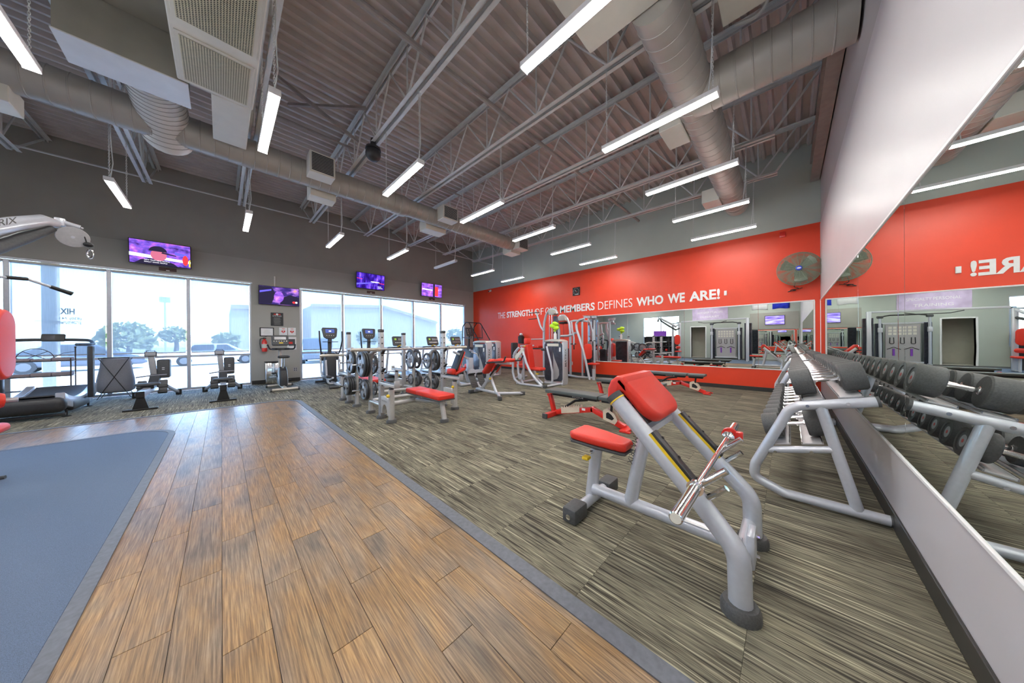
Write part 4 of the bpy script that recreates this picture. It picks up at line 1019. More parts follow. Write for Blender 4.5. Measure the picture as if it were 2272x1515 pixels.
def dumbbell_meshes(r, hl, L):
    out = []
    b = MB(); b.tube(X((0, -L / 2 + hl * .5, 0), (0, -.04, 0), (0, 0, 0), (0, .04, 0), (0, L / 2 - hl * .5, 0)), [.014, .0155, .0175, .0155, .014], 12); hm = b.mesh('handle', 'chrome')
    b = MB(); b.lathe((0, L / 2 - hl, 0), (0, 1, 0), [(0, r * .35), (0, r * .93), (.008, r), (hl - .012, r), (hl, r * .92), (hl, r * .7), (hl - .006, r * .66), (hl - .006, r * .02)], 28); em = b.mesh('head', 'rubber')
    b = MB(); b.lathe((0, L / 2 - .0058, 0), (0, 1, 0), [(0, r * .42), (.0012, r * .42)], 18); bm_ = b.mesh('weight_badge', 'silver_dark')
    b = MB(); b.lathe((0, L / 2 - .0044, 0), (0, 1, 0), [(0, r * .13), (.001, r * .13)], 14); rm = b.mesh('red_mark', 'red_paint')
    b = MB(); b.lathe((0, L / 2 - hl - .012, 0), (0, 1, 0), [(0, .02), (.003, .026), (.014, .026)], 14); cm = b.mesh('neck', 'chrome')
    return hm, em, bm_, rm, cm
size_cache = {}
def dumbbell(x, y, z, tilt, r, hl, L, label, grp):
    key = round(r, 3)
    if key not in size_cache: size_cache[key] = dumbbell_meshes(r, hl, L)
    hm, em, bm_, rm, cm = size_cache[key]
    T = thing('dumbbell', label, 'dumbbell', (x, y, z), 0, grp); T.rotation_euler = (-tilt, 0, 0)
    link('handle', hm, T)
    for s in (0, 1):
        h = link('head', em, T); g = link('weight_badge', bm_, h); link('red_mark', rm, h); link('neck', cm, h)
        if s: h.rotation_euler = (0, 0, PI)
    return T
onum = ['nearest', 'second', 'third', 'fourth', 'fifth', 'sixth', 'seventh', 'eighth', 'ninth', 'tenth', 'eleventh', 'twelfth']
SPC = .262
for ri, (x0, n, rk) in enumerate(((3.31, 11, 'the near rack'), (6.56, 9, 'the far rack'))):
    for tier in (0, 1):
        for k in range(n):
            q = (ri * 11 + k) / 20; r = (.105 - .032 * q) if tier == 0 else (.098 - .04 * q); hl = (.125 - .045 * q) if tier == 0 else (.115 - .05 * q); L = .395 - .1 * q if tier == 0 else .375 - .11 * q
            if tier == 0: y, z = -.235, .852 + r
            else: y, z = -.05, .472 + r
            t = math.atan2(.092, .37) if tier == 0 else math.atan2(.088, .35)
            lab = 'black rubber dumbbell, %s from the camera on the %s tier of %s' % (onum[k], ['upper', 'lower'][tier], rk)
            dumbbell(x0 + k * SPC, y + .25 * r * 1, z, t, r, hl, L, lab, 'rubber dumbbells on the racks')
# ---- adjustable benches with red frames
def adj_bench(x, y0, label, L=1.42):
    """rear (wide foot) at +y, front foot at -y"""
    T = thing('adjustable_bench', label, 'bench', (x, y0, 0), 0, 'black padded benches with red frames')
    b = MB(); b.rbox((-.15, -.86, .395), (.15, .10, .45), .012, 2); part(b, 'back_pad', 'black_pad', T)
    b = MB(); b.rbox((-.15, -1.22, .395), (.15, -.875, .45), .012, 2); part(b, 'seat_pad', 'black_pad', T)
    b = MB(); b.rbox((-.055, -.80, .345), (.055, .02, .393), .004, 1); part(b, 'pad_beam', 'black', T)
    b = MB(); b.rbox((-.055, -1.17, .35), (.055, -.88, .393), .004, 1); part(b, 'seat_beam', 'black', T)
    b = MB(); b.rbox((-.30, -.05, .0), (.30, .03, .075), .005, 1); ft = part(b, 'rear_foot', 'red_paint', T)
    for s in (-1, 1):
        b = MB(); b.rbox((s * .30 - .018, -.056, -.0), (s * .30 + .018, .036, .08), .006, 1); part(b, 'rubber_cap', 'charcoal', ft)
    b = MB(); b.beam((0, -.04, .06), (0, -.72, .21), .075, .075, .004); part(b, 'main_beam', 'red_paint', T)
    b = MB(); b.beam((0, -.69, .22), (0, -1.21, .03), .075, .075, .004); part(b, 'front_beam', 'red_paint', T)
    b = MB(); b.rbox((-.16, -1.30, .0), (.16, -1.19, .03), .006, 1); b.rbox((-.16, -1.34, .0), (-.10, -1.29, .02), .004, 1); b.rbox((.10, -1.34, .0), (.16, -1.29, .02), .004, 1); part(b, 'front_foot', 'red_paint', T)
    b = MB(); b.beam((0, .02, .05), (0, .10, .35), .07, .06, .004); part(b, 'back_upright', 'red_paint', T)
    b = MB(); b.tube([(-.05, .11, .34), (.05, .11, .34)], .022, 12); part(b, 'pivot_roller', 'red_paint', T)
    for s in (-1, 1):
        m = frame_m((s * .042 - (.004 if s < 0 else 0), 0, 0), (0, 1, 0), (0, 0, 1)); teeth = [(-.16, .06), (-.50, .135), (-.50, .24)]
        for k in range(7): t = k / 7; teeth += [(-.48 + .30 * t, .245 - .05 * t), (-.46 + .30 * t, .205 - .05 * t), (-.445 + .30 * t, .215 - .05 * t)]
        teeth += [(-.15, .17)]
        b = MB(); b.smooth = 0; b.slab(teeth, 0, .004, 0, m); part(b, 'ladder_plate', 'tan_plate', T)
        b = MB(); b.slab([(-.90, .10), (-1.08, .055), (-1.12, .12), (-1.07, .21), (-.96, .27), (-.90, .24)], 0, .004, 0, m); pl = part(b, 'seat_ladder_plate', 'tan_plate', T)
        b = MB(); b.slab([(-.95, .13), (-1.04, .11), (-1.07, .14), (-1.03, .19), (-.98, .22), (-.95, .20)], 0, .0015, 0, frame_m((s * .0475 - (.0015 if s < 0 else 0), 0, 0), (0, 1, 0), (0, 0, 1))); part(b, 'slot', 'black', pl)
    b = MB(); b.tube(X((0, -.62, .34), (0, -.40, .30), (0, -.18, .15)), .02, 8, .06); part(b, 'support_strut', 'black', T)
    b = MB(); b.tube(X((0, -1.02, .35), (0, -1.0, .17)), .018, 8); part(b, 'seat_strut', 'black', T)
    vs, fs = text_mesh('ROGUE', .045, 0, 0, .2); b = MB(); b.smooth = 0; b.add([(-.0565, -.38 - v.x, .358 + v.y * .6) for v in vs], fs); part(b, 'beam_lettering', 'white', T)
    b = MB(); b.box((-.0395, -.60, .175), (-.038, -.54, .21)); part(b, 'sticker', 'white', T)
    return T
adj_bench(4.0, 2.88, 'black padded bench with red frame directly behind the red arm pad, nearest the camera')
adj_bench(5.78, 2.88, 'black padded bench with red frame mostly hidden behind the red arm pad, in the middle')
adj_bench(7.95, 2.62, 'black padded bench with red frame farthest away, in front of the mirror')
# ================================================================ OLYMPIC BENCH RACKS AND PLATES
def bench_rack(loc, rz, label, barz):
    T = thing('bench_press_rack', label, 'bench rack', loc, rz, 'flat bench press racks')
    for s in (-1, 1):
        x = s * .595
        b = MB(); b.rbox((x - .035, -.05, .03), (x + .035, .05, 1.44), .012, 2); u = part(b, 'upright', 'silver_dark', T)
        b = MB(); b.rbox((x - .037, -.052, 1.44), (x + .037, .052, 1.49), .012, 2); part(b, 'upright_cap', 'charcoal', u)
        for k in range(9):
            z = .55 + k * .1
            b = MB(); b.tube([(x - .0362, -.0, z), (x - .0345, -.0, z)], .013, 10); part(b, 'peg_hole', 'black', u)
            b = MB(); b.tube([(x, -.0512, z), (x, -.0495, z)], .013, 10); part(b, 'peg_hole', 'black', u)
        for (yy, nm) in ((0, 'upright_foot'), (-.40, 'spotter_foot'), (.50, 'storage_foot')):
            b = MB(); foot_cup(b, x, yy, .078, .05); part(b, nm, 'rubber', T)
        b = MB(); b.tube([(x, -.40, .03), (x, -.40, .52)], .047, 14); part(b, 'spotter_post', 'frame_grey', T)
        b = MB(); b.tube([(x, -.40, .50), (x, -.40, .56)], .036, 14); part(b, 'spotter_collar', 'charcoal', T)
        b = MB(); b.ball((x - .065, -.43, .43), .028, 10, 7); part(b, 'adjust_knob', 'yellow', T)
        # arched panel between spotter post and upright
        arch = [(-.36, .10), (-.36, .34), (-.30, .38), (-.05, .38), (-.05, .10)] + [(-.20 + .10 * math.cos(a), .10 + .16 * math.sin(a)) for a in [PI * k / 8 for k in range(9)]]
        b = MB(); b.slab(arch[::-1], -.03, .03, .006, frame_m((x, 0, 0), (0, 1, 0), (0, 0, 1))); pn = part(b, 'side_panel', 'frame_grey', T)
        vs, fs = text_mesh('MATRIX', .05, 0, 0, .2); b = MB(); b.smooth = 0
        if s < 0: b.add([(x - .0312, -.10 - v.x, .30 + v.y * .8) for v in vs], fs)
        else: b.add([(x + .0312, -.30 + v.x, .30 + v.y * .8) for v in vs], fs)
        part(b, 'panel_lettering', 'charcoal', pn)
        # safety tray
        b = MB(); b.rbox((x - .04, -.60, .565), (x + .04, .02, .615), .008, 2); tr = part(b, 'safety_tray', 'frame_grey', T)
        b = MB(); b.rbox((x - .028, -.56, .615), (x + .028, -.03, .622), .002, 1); part(b, 'tray_insert', 'black_plastic', tr)
        b = MB(); b.rbox((x - .043, -.615, .56), (x + .043, -.595, .67), .006, 2); part(b, 'tray_stop', 'silver_dark', tr)
        # bar hook
        for z in (barz - .03, barz - .33):
            b = MB(); b.beam((x - s * .0, -.055, z - .04), (x - s * .0, -.13, z + .02), .05, .02, .003, (0, 1, 1)); part(b, 'bar_hook', 'black_plastic', T)
        # storage post with arched top
        b = MB(); b.tube([(x, .50, .03), (x, .50, .95), (x, .42, 1.08), (x, .24, 1.14), (x, .05, 1.13)], .036, 12, .12, n=6); part(b, 'storage_post', 'frame_grey', T)
        b = MB(); b.tube([(x, .05, .22), (x, .50, .22)], .03, 10); part(b, 'lower_tie', 'frame_grey', T)
        for z in (.43, .88):
            b = MB(); b.tube([(x - .02 * s, .50, z), (x + s * .30, .50, z)], .014, 10); part(b, 'plate_horn', 'chrome', T)
            b = MB(); b.tube([(x + .02 * s, .50, z), (x - s * .16, .50, z)], .014, 10); part(b, 'plate_horn', 'chrome', T)
    b = MB(); b.tube([(-.56, -.05, .22), (.56, -.05, .22)], .04, 12); part(b, 'cross_tube', 'frame_grey', T)
    b = MB(); b.tube([(-.56, .50, .22), (.56, .50, .22)], .034, 12); part(b, 'rear_cross_tube', 'frame_grey', T)
    b = MB(); b.tube([(0, -.05, .22), (0, -.86, .30)], .04, 12); part(b, 'bench_beam', 'frame_grey', T)
    b = MB(); b.tube([(0, -.90, .33), (0, -.985, .03)], .04, 12); part(b, 'bench_leg', 'frame_grey', T)
    b = MB(); foot_cup(b, 0, -.985, .07, .05); part(b, 'bench_foot', 'rubber', T)
    b = MB(); b.rbox((-.05, -1.0, .33), (.05, -.05, .36), .005, 1); part(b, 'pad_frame', 'black_plastic', T)
    b = MB(); b.rbox((-.15, -1.06, .36), (.15, -.30, .44), .022, 3); part(b, 'bench_pad', 'red_pad', T)
    b = MB(); b.rbox((-.15, -.295, .36), (.15, .06, .44), .022, 3); part(b, 'head_pad', 'red_pad', T)
    b = MB(); b.rbox((-.152, -1.06, .345), (.152, .06, .365), .006, 1); part(b, 'pad_board', 'charcoal', T)
    return T
BX, BY1, BY2 = 2.465, 4.90, 6.64
bench_rack((BX, BY1, 0), 0, 'bench press rack with the whole red bench in view, nearest the camera', 1.15)
bench_rack((BX, BY2, 0), PI, 'bench press rack turned towards the windows, back to back with the near one', 1.0)
def barbell(loc, label):
    T = thing('olympic_barbell', label, 'barbell', loc)
    b = MB(); b.tube([(-.66, 0, 0), (.66, 0, 0)], .0145, 12); part(b, 'shaft', 'silver_dark', T)
    for s in (-1, 1):
        b = MB(); b.lathe((s * 1.09, 0, 0), (-s, 0, 0), [(0, .02), (.003, .0255), (.40, .0255), (.401, .038), (.43, .038), (.435, .018)], 18); part(b, 'sleeve', 'champagne', T)
barbell((BX, BY1 - .11, 1.155), 'long steel barbell racked on the near bench press rack')
barbell((BX, BY2 + .11, 1.005), 'long steel barbell racked on the bench press rack towards the windows')
plate_cache = {}
def plate_mesh(r, th):
    k = round(r, 3)
    if k in plate_cache: return plate_cache[k]
    # local axis +X
    b = MB(); b.lathe((-th / 2, 0, 0), (1, 0, 0), [(th * .2, r * .74), (0, r * .80), (0, r * .94), (th * .25, r), (th * .75, r), (th, r * .94), (th, r * .80), (th * .8, r * .74), (th * .2, r * .74)], 32, False); rim = b.mesh('rim', 'plate_iron')
    b = MB(); b.lathe((-th / 2, 0, 0), (1, 0, 0), [(.0, .028), (0, r * .30), (th * .2, r * .38), (th * .8, r * .38), (th, r * .30), (th, .028), (0, .028)], 24, False); hub = b.mesh('hub', 'plate_face')
    b = MB()
    for q in range(3):
        a0 = 2 * PI * q / 3 + .5; n = 5; w = .62; vs = []
        for side in (-th * .28, th * .28):
            for j in range(n + 1):
                a = a0 - w + 2 * w * j / n; vs.append((side, r * .75 * math.cos(a), r * .75 * math.sin(a)))
            for j in range(n + 1):
                a = a0 + w - 2 * w * j / n; vs.append((side, r * .37 * math.cos(a), r * .37 * math.sin(a)))
        m = 2 * (n + 1)
        b.add(vs, [tuple(range(m - 1, -1, -1)), tuple(range(m, 2 * m))] + [(i, (i + 1) % m, m + (i + 1) % m, m + i) for i in range(m)])
    web_ = b.mesh('web', 'plate_face')
    plate_cache[k] = (rim, hub, web_); return plate_cache[k]
def plate(x, y, z, r, th, label, rot):
    rim, hub, w = plate_mesh(r, th); T = thing('weight_plate', label, 'weight plate', (x, y, z), 0, 'grip weight plates on the bench racks'); T.rotation_euler = (rot, 0, 0)
    link('rim', rim, T); link('hub', hub, T); link('web', w, T)
SZ = {45: (.224, .036), 35: (.185, .034), 25: (.165, .03), 10: (.125, .026), 5: (.105, .022)}
load = []
for (rk, ys, nm) in (('near', BY1 + .50, 'near rack'), ('far', BY2 - .50, 'window side rack')):
    for s, sn in ((-1, 'left'), (1, 'right')):
        if rk == 'near' and s < 0: sets = [(.88, [45, 45, 45]), (.43, [35, 35])]
        elif rk == 'far' and s < 0: sets = [(.88, [45, 45]), (.43, [35, 35, 35, 35])]
        elif rk == 'near': sets = [(.88, [45, 45]), (.43, [25, 25, 10])]
        else: sets = [(.88, [45]), (.43, [35, 25, 10])]
        for z, ws in sets:
            for k, w in enumerate(ws):
                r, th = SZ[w]; x = BX + s * (.595 + .055 + sum(SZ[q][1] + .003 for q in ws[:k]) + th / 2)
                plate(x, ys, z - (.026 - .014) * 0, r, th, '%s plate, %s from the post, on the %s %s horn of the %s' % ({45: 'large', 35: 'medium', 25: 'small', 10: 'smallest'}[w], ['first', 'second', 'third', 'fourth'][k], ['lower', 'upper'][z > .6], sn, nm), random.uniform(0, 2))
        for z, w in ((.88, 25 if rk == 'near' else 45), (.43, 10)):
            r, th = SZ[w]; x = BX + s * (.595 - .055 - th / 2); plate(x, ys, z, r, th, 'plate on the inner %s %s horn of the %s' % (['lower', 'upper'][z > .6], sn, nm), random.uniform(0, 2))
# ================================================================ STRENGTH MACHINES BY THE RED WALL
def PX(cx, cy, s): return lambda zx, zy, ax, v: at(cx + zx / s, cy + zy / s, ax, v)
CA = PX(1000, 690, 6.885); CB = PX(1150, 670, 6.888)
# ---- back extension bench
O = (4.42, 4.9, 0); T = thing('back_extension_bench', 'silver back extension bench with two red thigh pads, behind the red bench', 'bench', O)
A = Vector((4.15, 4.42, .045)); Bq = Vector((4.97, 4.47, .045)); Cq = Vector((4.45, 5.58, .045)); J = Vector((4.42, 4.78, .075))
b = MB(O); b.tube([A, A.lerp(J, .5) + Vector((0, 0, .01)), J, Vector((4.40, 5.1, .09)), Vector((4.43, 5.56, .10))], .036, 12, .2); part(b, 'base_tube', 'silver', T)
b = MB(O); b.tube([J, Vector((4.62, 4.60, .07)), Bq], .036, 12, .15); part(b, 'base_branch', 'silver', T)
b = MB(O); b.tube([Cq + Vector((-.22, 0, 0)), Cq + Vector((.22, 0, 0))], .034, 12); part(b, 'rear_foot_bar', 'silver', T)
for q, d in ((A, (A - J)), (Bq, (Bq - J)), (Cq + Vector((-.22, 0, 0)), Vector((-1, 0, 0))), (Cq + Vector((.22, 0, 0)), Vector((1, 0, 0)))):
    d = Vector((d.x, d.y, 0)).normalized(); b = MB(O); b.beam(q - d * .10, q + d * .02, .085, .085, .012); part(b, 'rubber_foot', 'charcoal', T)
b = MB(O); b.tube([(4.41, 4.82, .09), (4.42, 5.02, .42)], .034, 12); part(b, 'mast', 'silver', T)
b = MB(O); b.beam((4.42, 5.35, .12), (4.42, 4.86, .62), .055, .07, .008); part(b, 'slider_beam', 'silver', T)
b = MB(O); b.beam((4.42, 5.02, .46), (4.42, 4.72, .75), .06, .05, .006); part(b, 'slider_sleeve', 'black_plastic', T)
b = MB(O); b.ball((4.36, 4.98, .40), .026, 10, 7); part(b, 'adjust_knob', 'yellow', T)
for s in (-1, 1):
    m = frame_m((4.42 + s * .13, 4.93, .70), (1, 0, 0), Vector((0, -.64, .77)))
    b = MB(O); b.slab(rrect(.21, .42, .05), -.035, .05, .028, m, 4); part(b, 'thigh_pad', 'red_pad', T)
    b = MB(O); b.rbox((4.42 + s * .13 - .10, 4.42, .80), (4.42 + s * .13 + .10, 4.68, .88), .03, 3); part(b, 'arm_pad', 'red_pad', T)
    b = MB(O); b.tube([(4.42 + s * .25, 4.88, .79), (4.42 + s * .27, 4.30, .84), (4.42 + s * .27, 4.24, .95)], .017, 10, .05); part(b, 'handle', 'black_plastic', T)
    m = frame_m((4.42 + s * .13, 5.52, .30), (1, 0, 0), Vector((0, .5, .86)))
    b = MB(O); b.slab(rrect(.19, .34, .03), -.012, .012, .008, m); fp = part(b, 'foot_plate', 'charcoal', T)
    for k in range(7):
        b = MB(O); b.box((-.085, -.14 + k * .046, .012), (.085, -.125 + k * .046, .017), m); part(b, 'tread_rib', 'black', fp)
    b = MB(O); b.rbox((-.095, .165, -.01), (.095, .19, .07), .006, 1, m); part(b, 'heel_stop', 'black_plastic', fp)
b = MB(O); b.beam((4.42, 4.90, .76), (4.42, 4.35, .785), .05, .05, .006); part(b, 'pad_rail', 'silver', T)
b = MB(O); b.tube([(4.15, 4.88, .78), (4.69, 4.88, .78)], .018, 10); part(b, 'handle_bar', 'silver', T)
b = MB(O); b.tube([(4.42, 5.36, .13), (4.42, 5.53, .22)], .03, 10); part(b, 'foot_link', 'silver', T)
# ---- weight stack tower
def tower(T, O, x0, x1, y0, y1, h, side='silver', lime=False):
    """dark shield faces -x, lettered side faces -y"""
    b = MB(O); b.rbox((x0 + .03, y0, .05), (x1, y0 + .06, h - .06), .015, 2); sd = part(b, 'side_column', 'silver', T)
    b = MB(O); b.rbox((x0 + .03, y1 - .06, .05), (x1, y1, h - .06), .015, 2); part(b, 'side_column', 'silver', T)
    n = 10; c = (y0 + y1) / 2; w = (y1 - y0) / 2
    pr = [(y0, h - .08)] + [(c + w * math.cos(PI - PI * k / n), h - .075 + .075 * math.sin(PI * k / n)) for k in range(n + 1)] + [(y1, h - .08)]
    b = MB(O); b.slab(pr, x0 + .0, x1 + .01, .012, frame_m((0, 0, 0), (0, 1, 0), (0, 0, 1))); part(b, 'top_cap', 'champagne', T)
    b = MB(O); b.slab(rrect(y1 - y0 - .05, h - .20, .09, 6, c, (h - .06) / 2 + .03), x0 + .01, x0 + .035, .01, frame_m((0, 0, 0), (0, 1, 0), (0, 0, 1))); sh = part(b, 'front_shield', 'shield', T)
    cur = [(c - w * .05, h * .10), (c - w * .42, h * .13), (c - w * .62, h * .22), (c - w * .60, h * .33), (c - w * .40, h * .45), (c - w * .16, h * .57), (c - w * .0, h * .72), (c + w * .02, h * .82), (c + w * .05, h * .70), (c + w * .03, h * .5), (c + w * .04, h * .3), (c + w * .02, h * .16)]
    b = MB(O); b.slab(cur, x0 + .006, x0 + .012, .002, frame_m((0, 0, 0), (0, 1, 0), (0, 0, 1))); part(b, 'shield_swoosh', 'silver_dark', sh)
    b = MB(O); b.rbox((x0 - .004, c - w * .6, h - .21), (x0 + .01, c + w * .6, h - .13), .003, 1); part(b, 'instruction_plate', 'cream', T)
    b = MB(O); b.tube([(x0 + .004, c, h - .22), (x0 + .004, c, .45)], .007, 6); part(b, 'cable', 'black', T)
    b = MB(O); b.rbox((x0, y0 + .01, .0), (x1, y1 - .01, .06), .01, 1); part(b, 'base', 'silver', T)
    vs, fs = text_mesh('MATRIX', .1, .001, 0, .52); b = MB(O); b.smooth = 0; k = .085 / max(v.y for v in vs)
    b.add([((x0 + x1) / 2 + .055 - v.y * k, y0 - .0015, h * .40 + v.x) for v in vs], fs); part(b, 'side_lettering', 'charcoal', sd)
    b = MB(O); b.box((x0 - .002, y0 + .07, h - .36), (x0 + .012, y0 + .12, h - .24)); part(b, 'placard', 'white', T)
# ---- chest press machine
O = (6.4, 4.9, 0); T = thing('chest_press_machine', 'chest press machine with tall red seat and head rest before the red wall', 'exercise machine', O)
tower(T, O, 6.74, 7.02, 4.58, 5.26, 1.32)
fx = lambda pts, x: [CA(p[0], p[1], 'x', x) for p in pts]
b = MB(O); pts = fx([(1040, 560), (975, 640), (952, 760), (950, 930), (975, 1040), (1050, 1125), (1180, 1160), (1400, 1185)], 6.05)
for p in pts: p.z = max(p.z, .035)
b.tube(pts, .035, 12, .12); part(b, 'side_frame', 'silver', T)
b = MB(O); pts = fx([(1075, 560), (1110, 640), (1150, 780), (1215, 930), (1310, 1060), (1410, 1160)], 6.1); b.tube(pts, .036, 12, .2); part(b, 'press_arm', 'silver', T)
b = MB(O); pts = fx([(1020, 810), (1035, 950), (1075, 1030), (1110, 1120)], 6.12); b.tube(pts, .03, 10, .1); part(b, 'rear_strut', 'silver', T)
b = MB(O); pts = fx([(985, 690), (1110, 560), (1110, 620), (1010, 760)], 6.1); m = [(p.y, p.z) for p in pts]; b.slab(m, 6.06, 6.14, .01, frame_m((0, 0, 0), (0, 1, 0), (0, 0, 1))); pv = part(b, 'pivot_plate', 'cream', T)
c = CA(1070, 690, 'x', 6.05); b = MB(O); b.tube([c, c + Vector((-.03, 0, 0))], .045, 14); part(b, 'pivot_cap', 'silver_dark', pv)
c = CA(1060, 1000, 'x', 6.06); b = MB(O); b.lathe(c, (-1, 0, 0), [(0, .09), (.02, .085), (.03, .04)], 18); part(b, 'pulley_wheel', 'silver', T)
b = MB(O); pts = fx([(1465, 540), (1490, 640), (1525, 780), (1552, 930), (1552, 1080), (1535, 1140)], 6.55); b.tube(pts, .03, 12, .15); part(b, 'entry_arm', 'silver', T)
c = CA(1470, 600, 'x', 6.55); b = MB(O); b.tube([c, c + Vector((-.05, .16, .01))], .022, 10); part(b, 'hand_grip', 'black', T)
sx = 6.36
bk = fx([(1150, 540), (1230, 500), (1325, 790), (1250, 860), (1200, 870)], sx)
b = MB(O); b.slab([(5.60, 1.16), (5.55, .46), (5.46, .40), (5.36, .46), (5.47, 1.16)][::-1], sx - .125, sx + .125, .03, frame_m((0, 0, 0), (0, 1, 0), (0, 0, 1)) @ Matrix.Identity(4), 4); part(b, 'back_pad', 'red_pad', T)
b = MB(O); b.rbox((sx - .11, 5.51, 1.18), (sx + .11, 5.63, 1.36), .04, 3); part(b, 'head_rest', 'red_pad', T)
b = MB(O); b.rbox((sx - .14, 4.98, .42), (sx + .14, 5.40, .51), .04, 3); part(b, 'seat_pad', 'red_pad', T)
b = MB(O); b.box((sx - .09, 5.455, .95), (sx + .09, 5.472, 1.06)); part(b, 'pad_tag', 'black', T)
b = MB(O); b.tube([(sx, 5.3, .42), (sx, 5.2, .2), (sx, 5.0, .06)], .035, 10, .08); part(b, 'seat_post', 'silver', T)
b = MB(O); b.rbox((sx - .2, 5.02, .33), (sx - .13, 5.10, .36), .008, 1); part(b, 'adjust_lever', 'yellow', T)
b = MB(O); b.rbox((sx - .19, 5.52, 1.10), (sx - .13, 5.6, 1.14), .008, 1); part(b, 'adjust_lever', 'yellow', T)
for z in (.3, .2):
    b = MB(O); b.beam((sx - .1, 5.22, z + .12), (sx - .12, 5.08, z - .06), .03, .05, .008); part(b, 'seat_link', 'champagne', T)
b = MB(O); b.tube([(sx, 5.56, 1.25), (sx, 5.72, .9), (sx, 5.72, .1)], .035, 10, .2); part(b, 'back_post', 'silver', T)
b = MB(O); b.tube([(6.05, 4.70, .04), (6.9, 4.66, .04)], .033, 10); part(b, 'base_tube', 'silver', T)
b = MB(O); b.tube([(6.05, 5.72, .05), (6.85, 5.72, .05)], .033, 10); part(b, 'base_tube', 'silver', T)
b = MB(O); b.beam((6.05, 4.63, .045), (6.05, 4.72, .045), .09, .09, .012); part(b, 'rubber_foot', 'charcoal', T)
c = Vector((6.05, 5.55, 1.13)); b = MB(O); b.tube([c, c + Vector((.6, .02, .0))], .025, 10); part(b, 'pivot_shaft', 'silver', T)
# bottle and green cloth on the tower
T = thing('spray_bottle', 'white spray bottle on top of the chest press weight tower', 'bottle', (6.88, 4.93, 1.32)); b = MB(); b.lathe((0, 0, 0), (0, 0, 1), [(0, .04), (.01, .045), (.15, .045), (.19, .018), (.22, .018)], 16); part(b, 'bottle', 'white', T); b = MB(); b.rbox((-.07, -.015, .22), (.03, .015, .27), .006, 1); part(b, 'trigger_head', 'lime', T)
b = MB((6.88, 5.02, 1.46))
rnd = random.Random(3)
for k in range(7): b.ball((6.86 + rnd.uniform(-.05, .05), 4.95 + rnd.uniform(-.07, .10), 1.725 + rnd.uniform(-.08, .06)), rnd.uniform(.05, .085), 10, 7, (1, 1.2, .8))
solo(b, 'cleaning_cloth', 'lime', 'bright green cloth draped over the spray bottle on the tower', 'cloth', (6.88, 5.02, 1.46))
# ---- leg extension machine (left tower)
def leg_machine(O, x0, y0, label, backs=1):
    T = thing('leg_machine', label, 'exercise machine', O)
    tower(T, O, x0, x0 + .28, y0, y0 + .66, 1.30)
    xs = x0 - .55; yc = y0 + .1
    b = MB(O); b.tube([(xs - .62, yc - .3, .25), (xs - .60, yc - .3, .05), (xs - .1, yc - .3, .04), (x0, yc - .25, .04)], .035, 10, .1); part(b, 'base_frame', 'silver', T)
    b = MB(O); b.tube([(xs - .3, yc - .3, .04), (xs - .3, yc + .3, .04)], .035, 10); part(b, 'cross_foot', 'silver', T)
    b = MB(O); b.rbox((xs - .07, yc - .08, .04), (xs + .09, yc + .08, .78), .02, 2); part(b, 'column', 'silver', T)
    b = MB(O); b.beam((xs + .05, yc, .72), (xs - .62, yc - .05, .98), .06, .06, .01); part(b, 'swing_arm', 'silver', T)
    b = MB(O); b.slab([(-.19, -.13), (.19, -.13), (.19, .13), (-.19, .13)], -.03, .05, .03, frame_m((xs - .42, yc, .40), Vector((.9, 0, .35)), (0, 1, 0)), 4); part(b, 'seat_pad', 'red_pad', T)
    m = frame_m((xs - .42, yc, .72), (0, 1, 0), Vector((.42, 0, .91)))
    b = MB(O); b.slab(rrect(.30, .62, .06), -.05, .02, .025, m, 3); part(b, 'back_pad', 'black_plastic', T)
    b = MB(O); b.slab(rrect(.30, .62, .06), .021, .06, .02, m, 3); part(b, 'back_pad_face', 'red_pad', T)
    b = MB(O); b.rbox((xs - .72, yc - .16, .34), (xs - .58, yc + .16, .50), .05, 3); part(b, 'shin_roller', 'red_pad', T)
    b = MB(O); b.tube([(xs - .3, yc, .65), (xs - .1, yc, .1)], .03, 10); part(b, 'back_strut', 'silver', T)
    b = MB(O); b.tube([(xs - .05, yc - .16, .95), (xs + .12, yc - .2, .90), (xs + .2, yc - .2, .74)], .016, 8, .06); part(b, 'handle', 'silver', T)
    b = MB(O); b.rbox((xs + .09, yc - .05, .30), (x0 + .02, yc + .05, .40), .015, 1); part(b, 'link_beam', 'silver', T)
    b = MB(O); b.lathe((xs + .02, yc - .08, .30), (0, -1, 0), [(0, .16), (.03, .15), (.04, .06)], 20); part(b, 'cam_cover', 'silver', T)
    return T
leg_machine((5.4, 6.9, 0), 5.78, 6.80, 'silver leg extension machine with reclined red backrest, left weight tower')
leg_machine((6.8, 7.75, 0), 7.12, 7.80, 'silver leg curl machine half hidden behind the left weight tower')
O = (7.15, 6.95, 0); T = thing('seated_row_machine', 'dark padded seat back standing between the weight towers and the chest press', 'exercise machine', O)
OS = (O[0] + .2, O[1] - .2, 0)
b = MB(OS); b.rbox((7.20, 6.60, .62), (7.48, 6.70, 1.22), .03, 3); part(b, 'chest_pad', 'black_plastic', T); b = MB(OS); b.tube([(7.34, 6.66, .9), (7.34, 6.5, .8), (7.34, 6.45, .05)], .035, 10, .1); part(b, 'pad_post', 'silver', T); b = MB(OS); b.tube([(7.0, 6.3, .045), (7.34, 6.45, .045), (7.7, 6.4, .045)], .035, 10, .1); part(b, 'base_tube', 'silver', T); b = MB(OS); b.rbox((7.2, 6.0, .42), (7.48, 6.35, .50), .03, 3); part(b, 'seat_pad', 'red_pad', T); b = MB(OS); b.tube([(7.34, 6.2, .42), (7.34, 6.35, .05)], .03, 10); part(b, 'seat_post', 'silver', T)
b = MB(OS); b.tube([(7.34, 6.62, .85), (7.1, 6.35, .82), (6.9, 6.3, .8)], .02, 8, .1); part(b, 'handle_arm', 'silver', T)
